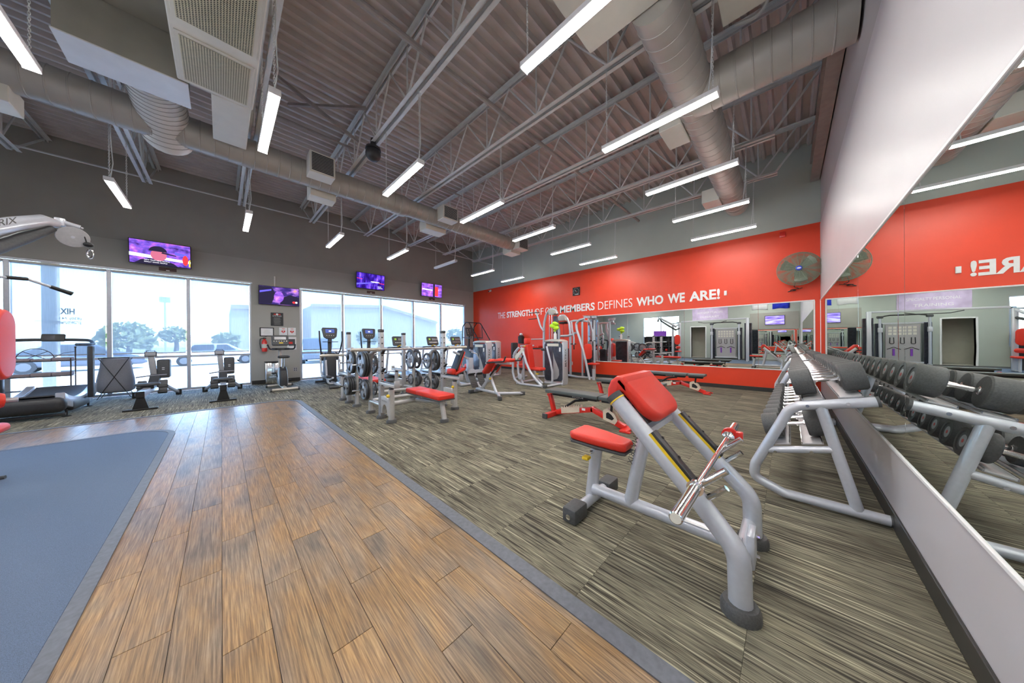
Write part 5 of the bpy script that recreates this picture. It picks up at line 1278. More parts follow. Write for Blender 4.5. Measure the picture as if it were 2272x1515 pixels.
# ---- assisted chin and dip tower
O = (7.85, 5.9, 0); T = thing('assisted_chin_machine', 'tall assisted chin and dip machine with curved silver mast and forward handles', 'exercise machine', O)
gx = lambda pts, x: [CB(p[0], p[1], 'x', x) for p in pts]
b = MB(O); p = gx([(390, 560), (392, 400), (398, 310), (425, 200), (470, 125), (530, 105), (575, 130), (590, 180)], 7.85); p = [Vector((7.85, p[0].y, .04))] + p; b.tube(p, .042, 12, .1); part(b, 'curved_mast', 'silver', T)
b = MB(O); q = gx([(480, 150), (520, 115), (575, 130), (590, 175), (560, 205), (490, 195)], 7.85); b.slab([(v.y, v.z) for v in q], 7.73, 7.97, .02, frame_m((0, 0, 0), (0, 1, 0), (0, 0, 1))); part(b, 'top_shroud', 'champagne', T)
b = MB(O); p = gx([(270, 135), (290, 210), (330, 340), (350, 390), (392, 445)], 7.75); b.tube(p, .034, 12, .12); part(b, 'chin_arm', 'silver', T)
for k, (a, c2) in enumerate((((150, 172), (320, 158)), ((158, 266), (285, 250)))):
    p0 = CB(*a, 'x', 7.7 + .1 * k); p1 = CB(*c2, 'x', 7.7 + .1 * k); b = MB(O); b.tube([p0, p1], .016, 8); part(b, 'chin_grip', 'black', T)
p0 = CB(200, 568, 'x', 7.7); p1 = CB(392, 565, 'x', 7.7); b = MB(O); b.tube([p0, p0.lerp(p1, .3), p1], .02, 8); part(b, 'dip_bar', 'silver', T)
p0 = CB(200, 685, 'x', 7.75); p1 = CB(330, 685, 'x', 7.75)
b = MB(O); b.rbox((7.65, min(p0.y, p1.y), p0.z - .04), (7.95, max(p0.y, p1.y), p0.z + .05), .03, 3); part(b, 'knee_pad', 'red_pad', T)
b = MB(O); b.rbox((7.7, min(p0.y, p1.y) - .25, p0.z - .08), (7.9, max(p0.y, p1.y), p0.z - .045), .008, 1); part(b, 'knee_lever', 'charcoal', T)
yb = CB(490, 300, 'x', 7.85).y
for dy in (0, .10):
    b = MB(O); b.tube([(7.8, yb - dy, .1), (7.8, yb - dy, 2.2)], .014, 8); part(b, 'guide_rod', 'chrome', T)
b = MB(O); b.rbox((7.72, yb - .2, .1), (7.92, yb + .08, 1.1), .01, 1); part(b, 'weight_stack', 'shield_dark', T)
b = MB(O); b.tube([(7.55, yb + .6, .045), (7.85, yb + .1, .045), (8.1, yb - .1, .045)], .035, 10, .1); part(b, 'base_tube', 'silver', T)
b = MB(O); b.rbox((7.8, yb - .28, 1.2), (7.9, yb - .14, 2.1), .012, 1); part(b, 'rear_shield', 'shield', T)
# ---- chest fly machine
O = (8.2, 4.5, 0); T = thing('chest_fly_machine', 'silver chest fly machine with a silver arch and upright red back pad beside the mirror', 'exercise machine', O)
b = MB(O); p = gx([(1010, 255), (930, 275), (885, 330), (893, 420), (930, 530), (985, 720), (1040, 950), (1090, 1195)], 8.12); p[-1].z = .03; b.tube(p, .038, 12, .1); part(b, 'main_leg', 'silver', T)
b = MB(O); p = gx([(795, 300), (850, 285), (960, 285), (1070, 295)], 8.2); b.tube(p, .034, 12, .1); part(b, 'top_beam', 'silver', T)
for k, pl in enumerate((([(812, 305), (825, 420), (850, 540), (850, 650)], 8.15), ([(1110, 300), (1115, 380), (1145, 470), (1140, 600)], 8.6))):
    b = MB(O); p = gx(pl[0], pl[1]); b.tube(p, .028, 10, .1); part(b, 'fly_arm', 'silver', T)
    b = MB(O); e = p[-1]; b.tube([e, e + Vector((0, 0, -.16))], .02, 10); part(b, 'hand_grip', 'black', T)
    b = MB(O); b.tube([e + Vector((0, .12, .02)), e + Vector((0, -.08, .02))], .018, 8); part(b, 'cross_grip', 'black', T)
for k, zx in enumerate((1050, 1150)):
    c = CB(zx, 232, 'x', 8.3 + .2 * k); b = MB(O); b.lathe(c + Vector((0, 0, -.03)), (0, 0, 1), [(0, .11), (.06, .11), (.065, .05)], 20); part(b, 'cam', 'silver', T)
    b = MB(O); b.rbox((c.x - .12, c.y - .10, c.z + .035), (c.x + .12, c.y + .10, c.z + .05), .006, 1); part(b, 'cam_plate', 'silver_dark', T)
c = CB(1062, 755, 'x', 8.25); b = MB(O); b.slab(rrect(.26, .50, .10, 6), -.05, .05, .03, frame_m((8.25, c.y, c.z), Vector((.72, -.69, 0)), (0, 0, 1)), 4); part(b, 'back_pad', 'red_pad', T)
c = CB(1150, 945, 'z', .52); b = MB(O); b.slab(rrect(.34, .30, .06), .0, .06, .025, Matrix.Translation((c.x, c.y, .49)), 3); part(b, 'seat_pad', 'red_pad', T)
b = MB(O); b.tube([(c.x, c.y, .49), (c.x, c.y, .30)], .026, 10); part(b, 'seat_shaft', 'chrome', T)
b = MB(O); b.tube([(c.x, c.y, .36), (c.x, c.y, 0.0)], .045, 12); part(b, 'seat_sleeve', 'silver', T)
b = MB(O); b.tube([(c.x, c.y, .07), (8.2, 5.0, .07), (8.45, 5.7, .09), (8.6, 6.0, .05)], .035, 10, .12); part(b, 'base_tube', 'silver', T)
b = MB(O); b.rbox((8.58, 4.70, .05), (8.72, 4.95, .95), .015, 1); part(b, 'weight_stack', 'shield_dark', T)
b = MB(O); b.tube([(8.62, 4.6, .05), (8.62, 4.6, 1.95)], .035, 12); part(b, 'column', 'silver', T)
b = MB(O); b.tube([(8.62, 5.05, .05), (8.62, 5.05, 1.95)], .035, 12); part(b, 'column', 'silver', T)
# weight stack arch of the fly machine
b = MB(O); p = gx([(625, 560), (625, 430), (600, 330), (605, 260), (640, 210), (700, 205), (745, 250), (780, 330), (793, 440), (795, 560)], 8.45); p = [Vector((8.45, p[0].y, .04))] + p + [Vector((8.45, p[-1].y, .04))]; b.tube(p, .042, 12, .1); part(b, 'arch_frame', 'silver', T)
b = MB(O); q = gx([(625, 250), (655, 212), (700, 205), (740, 240), (745, 285), (640, 290)], 8.45); b.slab([(v.y, v.z) for v in q], 8.35, 8.55, .02, frame_m((0, 0, 0), (0, 1, 0), (0, 0, 1))); part(b, 'top_shroud', 'champagne', T)
b = MB(O); q0 = CB(690, 300, 'x', 8.43); b.tube([q0, q0 + Vector((0, 0, -.9))], .006, 6); part(b, 'cable', 'black', T)
b = MB(O); b.rbox((8.33, q0.y - .13, q0.z - .08), (8.57, q0.y + .13, q0.z), .03, 2); part(b, 'pulley_cover', 'black', T)
b = MB(O); b.rbox((8.35, q0.y - .14, .08), (8.55, q0.y + .12, 1.0), .01, 1); part(b, 'weight_stack', 'shield_dark', T)
b = MB(O); b.tube([(8.45, p[0].y, .045), (8.45, p[-1].y, .045)], .035, 10); part(b, 'base_tube', 'silver', T)
b = MB(O); p = gx([(650, 520), (760, 515), (830, 495), (880, 470)], 8.2); b.tube(p, .04, 12, .1); part(b, 'cross_arm', 'silver', T)
# wipe dispenser behind the chest press head rest
T = thing('wipe_dispenser', 'black wipe dispenser with a white wipe on the red wall behind the red head rest', 'dispenser', (XB - .14, 8.28, 1.16)); b = MB(); b.lathe((0, 0, 0), (0, 0, 1), [(0, .13), (.3, .13), (.34, .10), (.36, .04)], 18); part(b, 'body', 'black', T); b = MB(); b.ball((0, 0, .40), .07, 8, 6, (1, 1, .8)); part(b, 'wipe', 'white', T); b = MB(); b.box((-.02, -.06, .05), (.139, .06, .3)); part(b, 'wall_bracket', 'black', T)
# ================================================================ CARDIO ROW AND LEFT SIDE
def treadmill(x, y, label):
    T = thing('treadmill', label, 'treadmill', (x, y, 0), 0, 'treadmills facing the windows')      # console at local y=0
    b = MB(); b.rbox((-.27, -1.35, .16), (.27, .25, .19), .006, 1); part(b, 'belt', 'black', T)
    for s in (-1, 1):
        b = MB(); b.rbox((s * .345 - .075, -1.42, .12), (s * .345 + .075, .3, .205), .02, 2); part(b, 'side_rail', 'silver_dark', T)
        b = MB(); b.tube([(s * .40, .22, .15), (s * .39, .05, 1.05)], .04, 10); part(b, 'upright', 'silver', T)
        b = MB(); b.tube([(s * .39, .05, 1.06), (s * .40, -.30, 1.04), (s * .40, -.42, 1.02)], .026, 10, .06); part(b, 'arm_rail', 'black_plastic', T)
        b = MB(); b.rbox((s * .36 - .04, -1.38, 0), (s * .36 + .04, -1.3, .12), .008, 1); part(b, 'foot', 'rubber', T)
    b = MB(); b.rbox((-.42, .1, 0), (.42, .62, .24), .05, 3); part(b, 'motor_hood', 'silver', T)
    b = MB(); b.rbox((-.42, -.08, 1.0), (.42, .10, 1.10), .03, 2); part(b, 'console_shelf', 'black_plastic', T)
    m = frame_m((0, .05, 1.30), (1, 0, 0), Vector((0, .35, .94)))
    b = MB(); b.slab(rrect(.48, .36, .05), -.03, .03, .015, m); c = part(b, 'console', 'charcoal', T)
    b = MB(); b.box((-.17, .03, .031), (-.10, .10, .033), m); part(b, 'display', 'green_led', c)
    for k in range(5):
        b = MB(); b.box((-.02 + k * .05, .02, .031), (.005 + k * .05, .10, .033), m); part(b, 'display_bar', 'silver_dark', c)
    for k in range(6):
        b = MB(); b.box((-.16 + k * .06, -.08, .031), (-.12 + k * .06, -.05, .033), m); part(b, 'key', 'silver', c)
    b = MB(); b.tube([(-.12, -.07, 1.1), (-.02, -.12, 1.16), (.12, -.07, 1.1)], .014, 8, .04); part(b, 'stop_lever', 'yellow', T)
    b = MB(); b.tube([(0, .06, 1.1), (0, .07, 1.2)], .05, 10); part(b, 'console_neck', 'black_plastic', T)
    return T
treadmill(4.52, 10.12, 'first treadmill right of the ellipticals, under the blue television'); treadmill(5.88, 10.12, 'middle treadmill of the three by the windows'); treadmill(6.98, 10.12, 'treadmill nearest the red wall corner')
def elliptical(x, y, label):
    T = thing('elliptical_trainer', label, 'elliptical', (x, y, 0), 0, 'elliptical trainers by the windows')   # console at local y 0
    m = frame_m((0, 0, 1.56), (1, 0, 0), Vector((0, .25, .97)))
    b = MB(); b.slab([(-.19, .17), (.19, .17), (.21, .12), (.17, -.12), (.10, -.18), (-.10, -.18), (-.17, -.12), (-.21, .12)], -.035, .03, .012, m); c = part(b, 'console', 'charcoal', T)
    b = MB(); b.box((-.12, .0, .031), (.12, .12, .033), m); part(b, 'display', 'screen_blue', c)
    b = MB(); b.box((-.03, .04, .0335), (.03, .075, .0345), m); part(b, 'display_digits', 'px_white', c)
    for k in range(4):
        b = MB(); b.tube([m @ Vector((-.09 + k * .06, -.08, .03)), m @ Vector((-.09 + k * .06, -.08, .034))], .012, 8); part(b, 'key', 'champagne', c)
    b = MB(); b.rbox((-.20, -.10, 1.28), (.20, .02, 1.30), .006, 1); part(b, 'reading_shelf', 'black_plastic', T)
    b = MB(); b.beam((0, .06, .75), (0, .02, 1.42), .12, .09, .02); part(b, 'neck', 'charcoal', T)
    b = MB(); b.slab([(-.18, .05), (-.18, .70), (-.10, .95), (.12, .98), (.28, .80), (.34, .4), (.34, .05)][::-1], -.14, .14, .05, frame_m((0, 0, 0), (0, 1, 0), (0, 0, 1)), 4); part(b, 'drive_housing', 'black_plastic', T)
    for s in (-1, 1):
        b = MB(); b.tube([(s * .22, .06, .85), (s * .26, -.10, 1.05), (s * .30, -.16, 1.35), (s * .30, -.12, 1.62)], .020, 10, .1); part(b, 'moving_handle', 'black_plastic', T)
        b = MB(); b.lathe((s * .17, .08, .84), (s, 0, 0), [(0, .13), (.05, .12), (.06, .05)], 18); part(b, 'pivot_cover', 'charcoal', T)
        b = MB(); b.tube([(s * .24, .05, .82), (s * .24, -.02, .40), (s * .22, -.05, .28)], .026, 10, .08); part(b, 'link_arm', 'silver', T)
        b = MB(); b.tube([(s * .22, .0, .27), (s * .20, -.85, .22), (s * .20, -1.15, .30)], .026, 10, .1); part(b, 'pedal_beam', 'silver', T)
        b = MB(); b.rbox((s * .20 - .08, -.80, .26), (s * .20 + .08, -.45, .31), .02, 2); part(b, 'pedal', 'black_plastic', T)
    b = MB(); b.tube([(-.30, .45, .045), (.30, .45, .045)], .04, 10); part(b, 'front_foot', 'charcoal', T)
    b = MB(); b.tube([(-.30, -1.2, .045), (.30, -1.2, .045)], .04, 10); part(b, 'rear_foot', 'charcoal', T)
    b = MB(); b.tube([(0, .4, .06), (0, -1.2, .06)], .04, 10); part(b, 'base_tube', 'silver', T)
    b = MB(); b.tube([(-.18, -.30, .75), (-.17, -.34, .30), (-.17, -.5, .06), (.17, -.5, .06), (.17, -.34, .30), (.18, -.30, .75)], .028, 10, .1); part(b, 'front_hoop', 'silver', T)
elliptical(2.34, 10.15, 'elliptical trainer just right of the pillar'); elliptical(3.48, 10.15, 'elliptical trainer between the first one and the treadmills')
# ---- stair climber in the corner
T = thing('stair_climber', 'black stair climber with looping handrails in the corner by the red wall', 'stair climber', (8.2, 10.5, 0))
b = MB(); b.slab([(-.9, 0), (.55, 0), (.55, 1.0), (.2, 1.0), (-.9, .25)], -.30, .30, .03, frame_m((0, 0, 0), (0, 1, 0), (0, 0, 1))); part(b, 'body', 'charcoal', T)
for k in range(4):
    b = MB(); b.rbox((-.27, -.85 + k * .24, .30 + k * .2), (.27, -.60 + k * .24, .34 + k * .2), .008, 1); part(b, 'step', 'black_plastic', T)
for s in (-1, 1):
    b = MB(); b.tube([(s * .33, .45, .9), (s * .33, .40, 1.95), (s * .33, .15, 2.15), (s * .33, -.1, 2.12), (s * .33, -.75, 1.35), (s * .33, -.85, .6)], .022, 10, .15); part(b, 'handrail', 'black', T)
    b = MB(); b.tube([(s * .33, .38, 1.45), (s * .33, -.25, 1.42)], .02, 8); part(b, 'arm_rail', 'black', T)
    b = MB(); b.tube([(s * .33, -.25, 1.42), (s * .33, -.2, 2.02)], .016, 8); part(b, 'rail_strut', 'black', T)
b = MB(); b.tube([(-.33, .15, 2.15), (.33, .15, 2.15)], .022, 10); part(b, 'top_bar', 'black', T)
m = frame_m((0, .30, 1.72), (1, 0, 0), Vector((0, .35, .94))); b = MB(); b.slab(rrect(.42, .42, .04), -.03, .03, .015, m); c = part(b, 'console', 'charcoal', T)
for r_ in range(3):
    for k in range(4):
        b = MB(); b.box((-.15 + k * .08, -.12 + r_ * .09, .031), (-.10 + k * .08, -.07 + r_ * .09, .033), m); part(b, 'key', 'label_brown' if k % 2 else 'silver_dark', c)
b = MB(); b.tube([(0, .36, .9), (0, .34, 1.55)], .05, 10); part(b, 'console_post', 'black_plastic', T)
# ---- upright bike
T = thing('exercise_bike', 'upright exercise bike in front of the pillar notices', 'exercise bike', (1.17, 10.1, 0))
b = MB(); b.tube([(-.28, -.55, .045), (.28, -.55, .045)], .038, 12); part(b, 'rear_foot', 'champagne', T); b = MB(); b.tube([(-.28, .50, .045), (.28, .50, .045)], .038, 12); part(b, 'front_foot', 'champagne', T)
for y in (-.55, .5):
    for s in (-1, 1):
        b = MB(); b.tube([(s * .27, y, .045), (s * .31, y, .045)], .042, 12); part(b, 'foot_cap', 'charcoal', T)
b = MB(); b.tube([(0, -.55, .07), (0, .5, .09)], .045, 10); part(b, 'base_beam', 'champagne', T)
b = MB(); b.slab([(-.34, .10), (-.36, .3), (-.28, .52), (-.12, .62), (.06, .56), (.26, .36), (.30, .12)][::-1], -.085, .085, .04, frame_m((0, 0, 0), (0, 1, 0), (0, 0, 1)), 4); part(b, 'drive_housing', 'black_plastic', T)
for s in (-1, 1):
    b = MB(); b.slab([(-.30, .14), (-.30, .32), (-.2, .50), (-.1, .55), (-.14, .3)][::-1], 0, .006, .002, frame_m((s * .0905 - (.006 if s < 0 else 0), 0, 0), (0, 1, 0), (0, 0, 1))); part(b, 'side_panel', 'silver', T)
    b = MB(); b.tube([(s * .10, .05, .33), (s * .13, .05 + s * .10, .33 - s * .12)], .016, 8); cr = part(b, 'crank', 'chrome', T)
    b = MB(); b.rbox((s * .18 - .05, .0 + s * .10, .315 - s * .12), (s * .18 + .05, .10 + s * .10, .345 - s * .12), .008, 1); part(b, 'pedal', 'black', cr)
b = MB(); b.tube([(0, -.16, .55), (0, -.22, .86)], .028, 12); part(b, 'seat_post', 'chrome', T)
b = MB(); b.slab([(-.13, -.12), (-.10, -.16), (.10, -.16), (.13, -.12), (.10, .0), (.03, .14), (-.03, .14), (-.10, 0)], 0, .07, .03, Matrix.Translation((0, -.24, .86)), 3); part(b, 'saddle', 'black_plastic', T)
b = MB(); b.tube([(0, .28, .3), (0, .34, 1.1)], .045, 10); part(b, 'mast', 'champagne', T)
m = frame_m((0, .30, 1.34), (1, 0, 0), Vector((0, .35, .94))); b = MB(); b.slab(rrect(.38, .30, .04), -.03, .03, .015, m); c = part(b, 'console', 'charcoal', T)
for k in range(6):
    b = MB(); b.tube([m @ Vector((-.14 + k * .056, -.03, .03)), m @ Vector((-.14 + k * .056, -.03, .034))], .012, 8); part(b, 'key', 'champagne', c)
b = MB(); b.box((-.13, .02, .031), (.13, .10, .033), m); part(b, 'display', 'silver_dark', c); b = MB(); b.box((-.03, -.10, .031), (.06, -.07, .033), m); part(b, 'orange_key', 'yellow', c)
b = MB(); b.tube([(-.30, .02, 1.22), (-.27, -.12, 1.10), (-.15, .12, 1.10), (0, .26, 1.10), (.15, .12, 1.10), (.27, -.12, 1.10), (.30, .02, 1.22)], .020, 10, .08); part(b, 'handlebar', 'black', T)
b = MB(); b.rbox((-.2, .16, 1.07), (.2, .34, 1.13), .02, 2); part(b, 'tray', 'black_plastic', T)
# ---- rowing machines
def rower(x, label):
    T = thing('rowing_machine', label, 'rowing machine', (x, 8.9, 0), 0, 'rowing machines by the left windows')
    b = MB(); b.rbox((-.21, -.04, 0), (.21, .04, .035), .006, 1); part(b, 'rear_foot', 'black', T)
    b = MB(); b.slab([(-.10, .03), (.10, .03), (.045, .26), (-.045, .26)], -.035, .035, .006, frame_m((0, 0, 0), (1, 0, 0), (0, 0, 1))); part(b, 'rear_leg', 'black', T)
    b = MB(); b.rbox((-.05, -.06, .25), (.05, 1.5, .36), .006, 1); part(b, 'rail', 'silver', T); b = MB(); b.rbox((-.053, -.075, .245), (.053, -.05, .365), .006, 1); part(b, 'rail_end', 'black', T)
    b = MB(); b.slab(rrect(.34, .25, .08), 0, .05, .02, Matrix.Translation((0, .75, .40)), 3); part(b, 'seat', 'charcoal', T); b = MB(); b.rbox((-.09, .66, .33), (.09, .84, .40), .01, 1); part(b, 'seat_carriage', 'black', T)
    for s in (-1, 1):
        m = frame_m((s * .15, 1.35, .30), (1, 0, 0), Vector((0, .45, .89))); b = MB(); b.slab(rrect(.13, .32, .02), -.015, .015, .006, m); fp = part(b, 'foot_plate', 'charcoal', T)
        b = MB(); b.rbox((-.075, -.03, .015), (.075, .03, .035), .006, 1, m); part(b, 'strap', 'black', fp); b = MB(); b.rbox((-.07, -.17, .0), (.07, -.10, .06), .01, 1, m); part(b, 'heel_cup', 'black', fp)
        b = MB(); b.beam((s * .08, 1.65, .36), (s * .33, 2.1, .06), .06, .06, .006); lg = part(b, 'front_leg', 'silver', T)
        b = MB(); b.rbox((s * .33 - .05, 2.06, 0), (s * .33 + .05, 2.16, .14), .01, 1); part(b, 'leg_foot', 'black', lg)
    b = MB(); b.beam((0, 1.45, .33), (0, 1.85, .55), .16, .14, .02); part(b, 'body', 'charcoal', T)
    b = MB(); b.beam((-.02, 1.78, .50), (-.06, 1.74, 1.0), .08, .10, .015); part(b, 'monitor_arm', 'silver_dark', T)
    b = MB(); b.rbox((-.15, 1.66, .98), (.03, 1.74, 1.09), .012, 2); mo = part(b, 'monitor', 'charcoal', T); b = MB(); b.box((-.135, 1.657, 1.0), (.015, 1.66, 1.075)); part(b, 'screen', 'silver_dark', mo)
    b = MB(); b.tube([(-.12, 1.7, 1.09), (-.12, 1.7, 1.115), (.0, 1.7, 1.115), (.0, 1.7, 1.09)], .007, 6); part(b, 'monitor_handle', 'black', mo)
    b = MB(); b.rbox((.02, 1.72, .46), (.22, 2.02, .90), .03, 3); fw = part(b, 'flywheel_cover', 'charcoal', T)
    for z in (.66, .70):
        b = MB(); b.box((.10, 1.717, z), (.14, 1.7195, z + .014)); part(b, 'mark', 'white', fw)
    b = MB(); b.tube([(-.24, 1.42, .53), (-.02, 1.40, .56), (.20, 1.42, .56)], .015, 8); part(b, 'pull_handle', 'grey_cloth', T)
rower(-1.09, 'rowing machine on the left, beside the laundry hamper'); rower(0.02, 'rowing machine on the right, nearer the pillar')
# ---- laundry hamper
T = thing('laundry_hamper', 'grey cloth hamper on a crossed wire stand under the window', 'hamper', (-1.74, 11.36, 0))
b = MB(); n = 20
vs = []; fs = []
for j, (z, sx, sy) in enumerate(((.14, .20, .13), (.20, .27, .17), (.45, .26, .17), (.75, .22, .16), (.93, .20, .16))):
    for k in range(n):
        a = 2 * PI * k / n; c, s_ = math.cos(a), math.sin(a); q = (abs(c) ** 4 + abs(s_) ** 4) ** .25; w = 1 + (.03 * math.sin(k * 2.3 + j) if j < 4 else 0)
        vs.append((sx * c / q * w, sy * s_ / q * w, z + .015 * math.cos(2 * a) * (j == 4)))
for j in range(4):
    for k in range(n): fs.append((j * n + k, j * n + (k + 1) % n, (j + 1) * n + (k + 1) % n, (j + 1) * n + k))
fs.append(tuple(range(n - 1, -1, -1))); b.add(vs, fs); b.smooth = 60; part(b, 'bag', 'grey_cloth', T)
for y in (-.19, .18):
    for s in (-1, 1):
        b = MB(); b.tube([(s * .21, y, .95), (-s * .24, y + .012 * s, .012)], .007, 8); part(b, 'leg', 'black', T)
for z in (.95,):
    b = MB(); b.tube([(-.21, -.19, z), (.21, -.19, z), (.21, .18, z), (-.21, .18, z)], .007, 8, closed=True); part(b, 'top_rim', 'black', T)
# ---- towel stand behind the treadmill
O = (-2.75, 11.25, 0); T = thing('towel_stand', 'brown wire towel stand with an arched top by the left window', 'shelf', O)
for s in (-1, 1):
    for y in (-.14, .14):
        b = MB(); b.tube([(s * .47, y, 0), (s * .47, y, .98 if y < 0 else 1.20)], .010, 8); part(b, 'post', 'brown_iron', T)
    b = MB(); b.ball((s * .47, .14, 1.215), .018, 8, 6); part(b, 'finial', 'brown_iron', T)
    b = MB(); b.tube([(s * .47, .14, 1.12), (s * .33, .14, 1.09), (s * .12, .14, .93)], .006, 6, .1); part(b, 'scroll', 'brown_iron', T)
b = MB(); b.tube([(.22 * math.cos(PI * k / 14), .14, .95 + .24 * math.sin(PI * k / 14)) for k in range(15)], .007, 6); part(b, 'arch', 'brown_iron', T)
for s in (-1, 1):
    b = MB(); b.tube([(-.14 * s, .14, 1.13), (.14 * s, .14, .95)], .006, 6); part(b, 'arch_bar', 'brown_iron', T)
for z in (.32, .60, .92):
    for k in range(7):
        b = MB(); y = -.14 + .28 * k / 6; b.tube([(-.47, y, z), (.47, y, z)], .005, 6); part(b, 'shelf_wire', 'brown_iron', T)
    for s in (-1, 1):
        b = MB(); b.tube([(s * .47, -.14, z), (s * .47, .14, z)], .007, 6); part(b, 'shelf_side', 'brown_iron', T)
k = 0
for z, zn in ((.606, 'middle'), (.926, 'top')):
    for i, x in enumerate((-.355, -.12, .115, .35)):
        hh = random.uniform(.05, .10) if z < .9 else random.uniform(.04, .07)
        b = MB(); b.rbox((-.115, -.12, 0), (.115, .12, hh), .02, 3); lo = (O[0] + x, O[1], z)
        solo(b, 'folded_towel', 'towel', 'folded mauve towel on the %s shelf of the wire stand, %s from the left' % (zn, ['first', 'second', 'third', 'fourth'][i]), 'towel', lo, 'folded towels on the wire stand')
# ---- curved treadmill
T = thing('curved_treadmill', 'large black curved treadmill at the left edge by the windows', 'treadmill', (-2.33, 10.0, 0))
def dz(y): return .22 + .16 * ((y + .0) / .9) ** 2
ys = [-.92 + 1.84 * k / 16 for k in range(17)]
b = MB(); vs = []; fs = []
for y in ys: vs += [(-.30, y, dz(y) + .02), (.30, y, dz(y) + .02), (.30, y, dz(y)), (-.30, y, dz(y))]
for k in range(16):
    for q in range(4): fs.append((4 * k + q, 4 * k + (q + 1) % 4, 4 * k + 4 + (q + 1) % 4, 4 * k + 4 + q))
fs += [(0, 3, 2, 1), (64, 65, 66, 67)]
b.add(vs, fs); part(b, 'belt', 'charcoal', T)
for s in (-1, 1):
    prof = [(y, dz(y) + .05) for y in ys] + [(y, max(.06, dz(y) - .16)) for y in reversed(ys)]
    b = MB(); b.slab(prof[::-1], -.05, .05, .015, frame_m((s * .36, 0, 0), (0, 1, 0), (0, 0, 1))); part(b, 'side_cover', 'silver' if s > 0 else 'silver_dark', T)
    b = MB(); b.rbox((s * .36 - .055, -.55, .06), (s * .36 + .06, .35, .24), .03, 2); part(b, 'lower_skirt', 'black_plastic', T)
    for y in (-.82, .35):
        b = MB(); b.lathe((s * .40, y, 0), (0, 0, 1), [(0, .05), (.012, .05), (.02, .015), (.12, .015)], 14); part(b, 'levelling_foot', 'black', T)
    b = MB(); b.rbox((s * .47 - .04, .12, .20), (s * .47 + .035, .24, 1.24), .02, 2); part(b, 'post', 'black_plastic', T)
b = MB(); b.rbox((-.42, -1.02, .10), (.42, -.78, .36), .09, 4); part(b, 'rear_roller_cover', 'black_plastic', T)
b = MB(); b.tube([(-.40, -.28, 1.27), (-.50, -.05, 1.27), (-.50, .18, 1.28), (-.42, .42, 1.36), (-.2, .46, 1.37), (.2, .46, 1.37), (.42, .42, 1.36), (.50, .18, 1.28), (.50, -.05, 1.27), (.40, -.28, 1.27)], .027, 12, .14); part(b, 'handlebar', 'black_plastic', T)
m = frame_m((.0, .44, 1.41), (1, 0, 0), Vector((0, .35, .94))); b = MB(); b.slab(rrect(.26, .15, .02), -.02, .02, .01, m); c = part(b, 'console', 'black', T); b = MB(); b.box((-.10, -.05, .021), (.02, .05, .0225), m); part(b, 'screen', 'shield_dark', c)
b = MB(); b.tube([(-.40, -.85, .05), (.40, -.85, .05)], .025, 10); part(b, 'floor_bar', 'charcoal', T)
# ---- cable machine at the left edge
O = (-1.9, 5.3, 0); T = thing('cable_machine', 'silver cable machine with red pads cut by the left edge of the picture', 'exercise machine', O)
b = MB(O); b.rbox((-1.98, 4.86, .04), (-1.86, 5.0, 2.35), .02, 2); part(b, 'column', 'silver', T); b = MB(O); b.rbox((-2.12, 5.3, .04), (-1.98, 5.42, 2.35), .02, 2); part(b, 'column', 'silver', T)
b = MB(O); b.rbox((-2.3, 4.95, .05), (-2.05, 5.28, 1.4), .015, 1); part(b, 'weight_stack', 'black_plastic', T)
p = [at(-150, 545, 'y', 5.1), at(-40, 510, 'y', 5.45), at(30, 497, 'y', 5.70), at(95, 489, 'y', 5.88), at(128, 497, 'y', 5.95)]
b = MB(O); b.tube([Vector((-1.92, 4.93, 2.3))] + p, [.05, .075, .075, .07, .062, .045], 14); part(b, 'pulley_arm', 'silver', T)
p2 = [at(-150, 600, 'y', 5.1), at(-40, 560, 'y', 5.45), at(60, 525, 'y', 5.80), at(118, 507, 'y', 5.92)]
b = MB(O); b.tube([Vector((-1.92, 4.93, 2.0))] + p2, [.05, .06, .06, .055, .03], 12); part(b, 'arm_strut', 'charcoal', T)
vs, fs = text_mesh('MATRIX', .09, .001, 0, .42); A = at(33, 490, 'y', 5.62); Bq = at(-60, 505, 'y', 5.30); d = (A - Bq).normalized()
b = MB(O); b.smooth = 0; b.add([(v.x - .42, v.y - .045, 0) for v in vs], fs, frame_m(A + Vector((0.03, -.075, 0.01)), d, (0, 0, 1))); part(b, 'arm_lettering', 'charcoal', T)
e0 = at(135, 492, 'y', 5.96); e1 = at(178, 505, 'y', 5.99); e2 = at(184, 507, 'y', 6.0)
b = MB(O); b.rbox((e0.x - .04, e0.y - .03, e0.z - .05), (e0.x + .03, e0.y + .03, e0.z + .04), .01, 2); part(b, 'swivel_block', 'silver', T)
b = MB(O); b.tube([e0, e1], .027, 12); b.tube([e1, e2], .012, 8); part(b, 'swivel_pin', 'silver', T)
c = at(162, 526, 'y', 5.97); nrm = Vector((.18, -.95, -.26)).normalized()
b = MB(O); b.lathe(c - nrm * .012, nrm, [(0, .11), (.004, .115), (.012, .10), (.02, .115), (.024, .11)], 26); pu = part(b, 'pulley', 'silver_dark', T); b = MB(O); b.tube([c + nrm * .012, c + nrm * .02], .014, 10); part(b, 'axle', 'silver', pu)
c2 = at(190, 531, 'y', 5.97)
b = MB(O); b.tube([at(186, 521, 'y', 5.97), c2, at(193, 540, 'y', 5.97)], .006, 6); part(b, 'cable', 'black', T)
b = MB(O); b.ball(at(196, 543, 'y', 5.97), .038, 12, 8, (1, 1, .75)); part(b, 'cable_ball', 'black', T)
cc = at(200, 563, 'y', 5.97); b = MB(O); b.tube([cc + Vector((.02 * math.cos(a), 0, .055 * math.sin(a))) for a in [2 * PI * k / 12 for k in range(12)]], .008, 6, closed=True); part(b, 'carabiner', 'chrome', T)
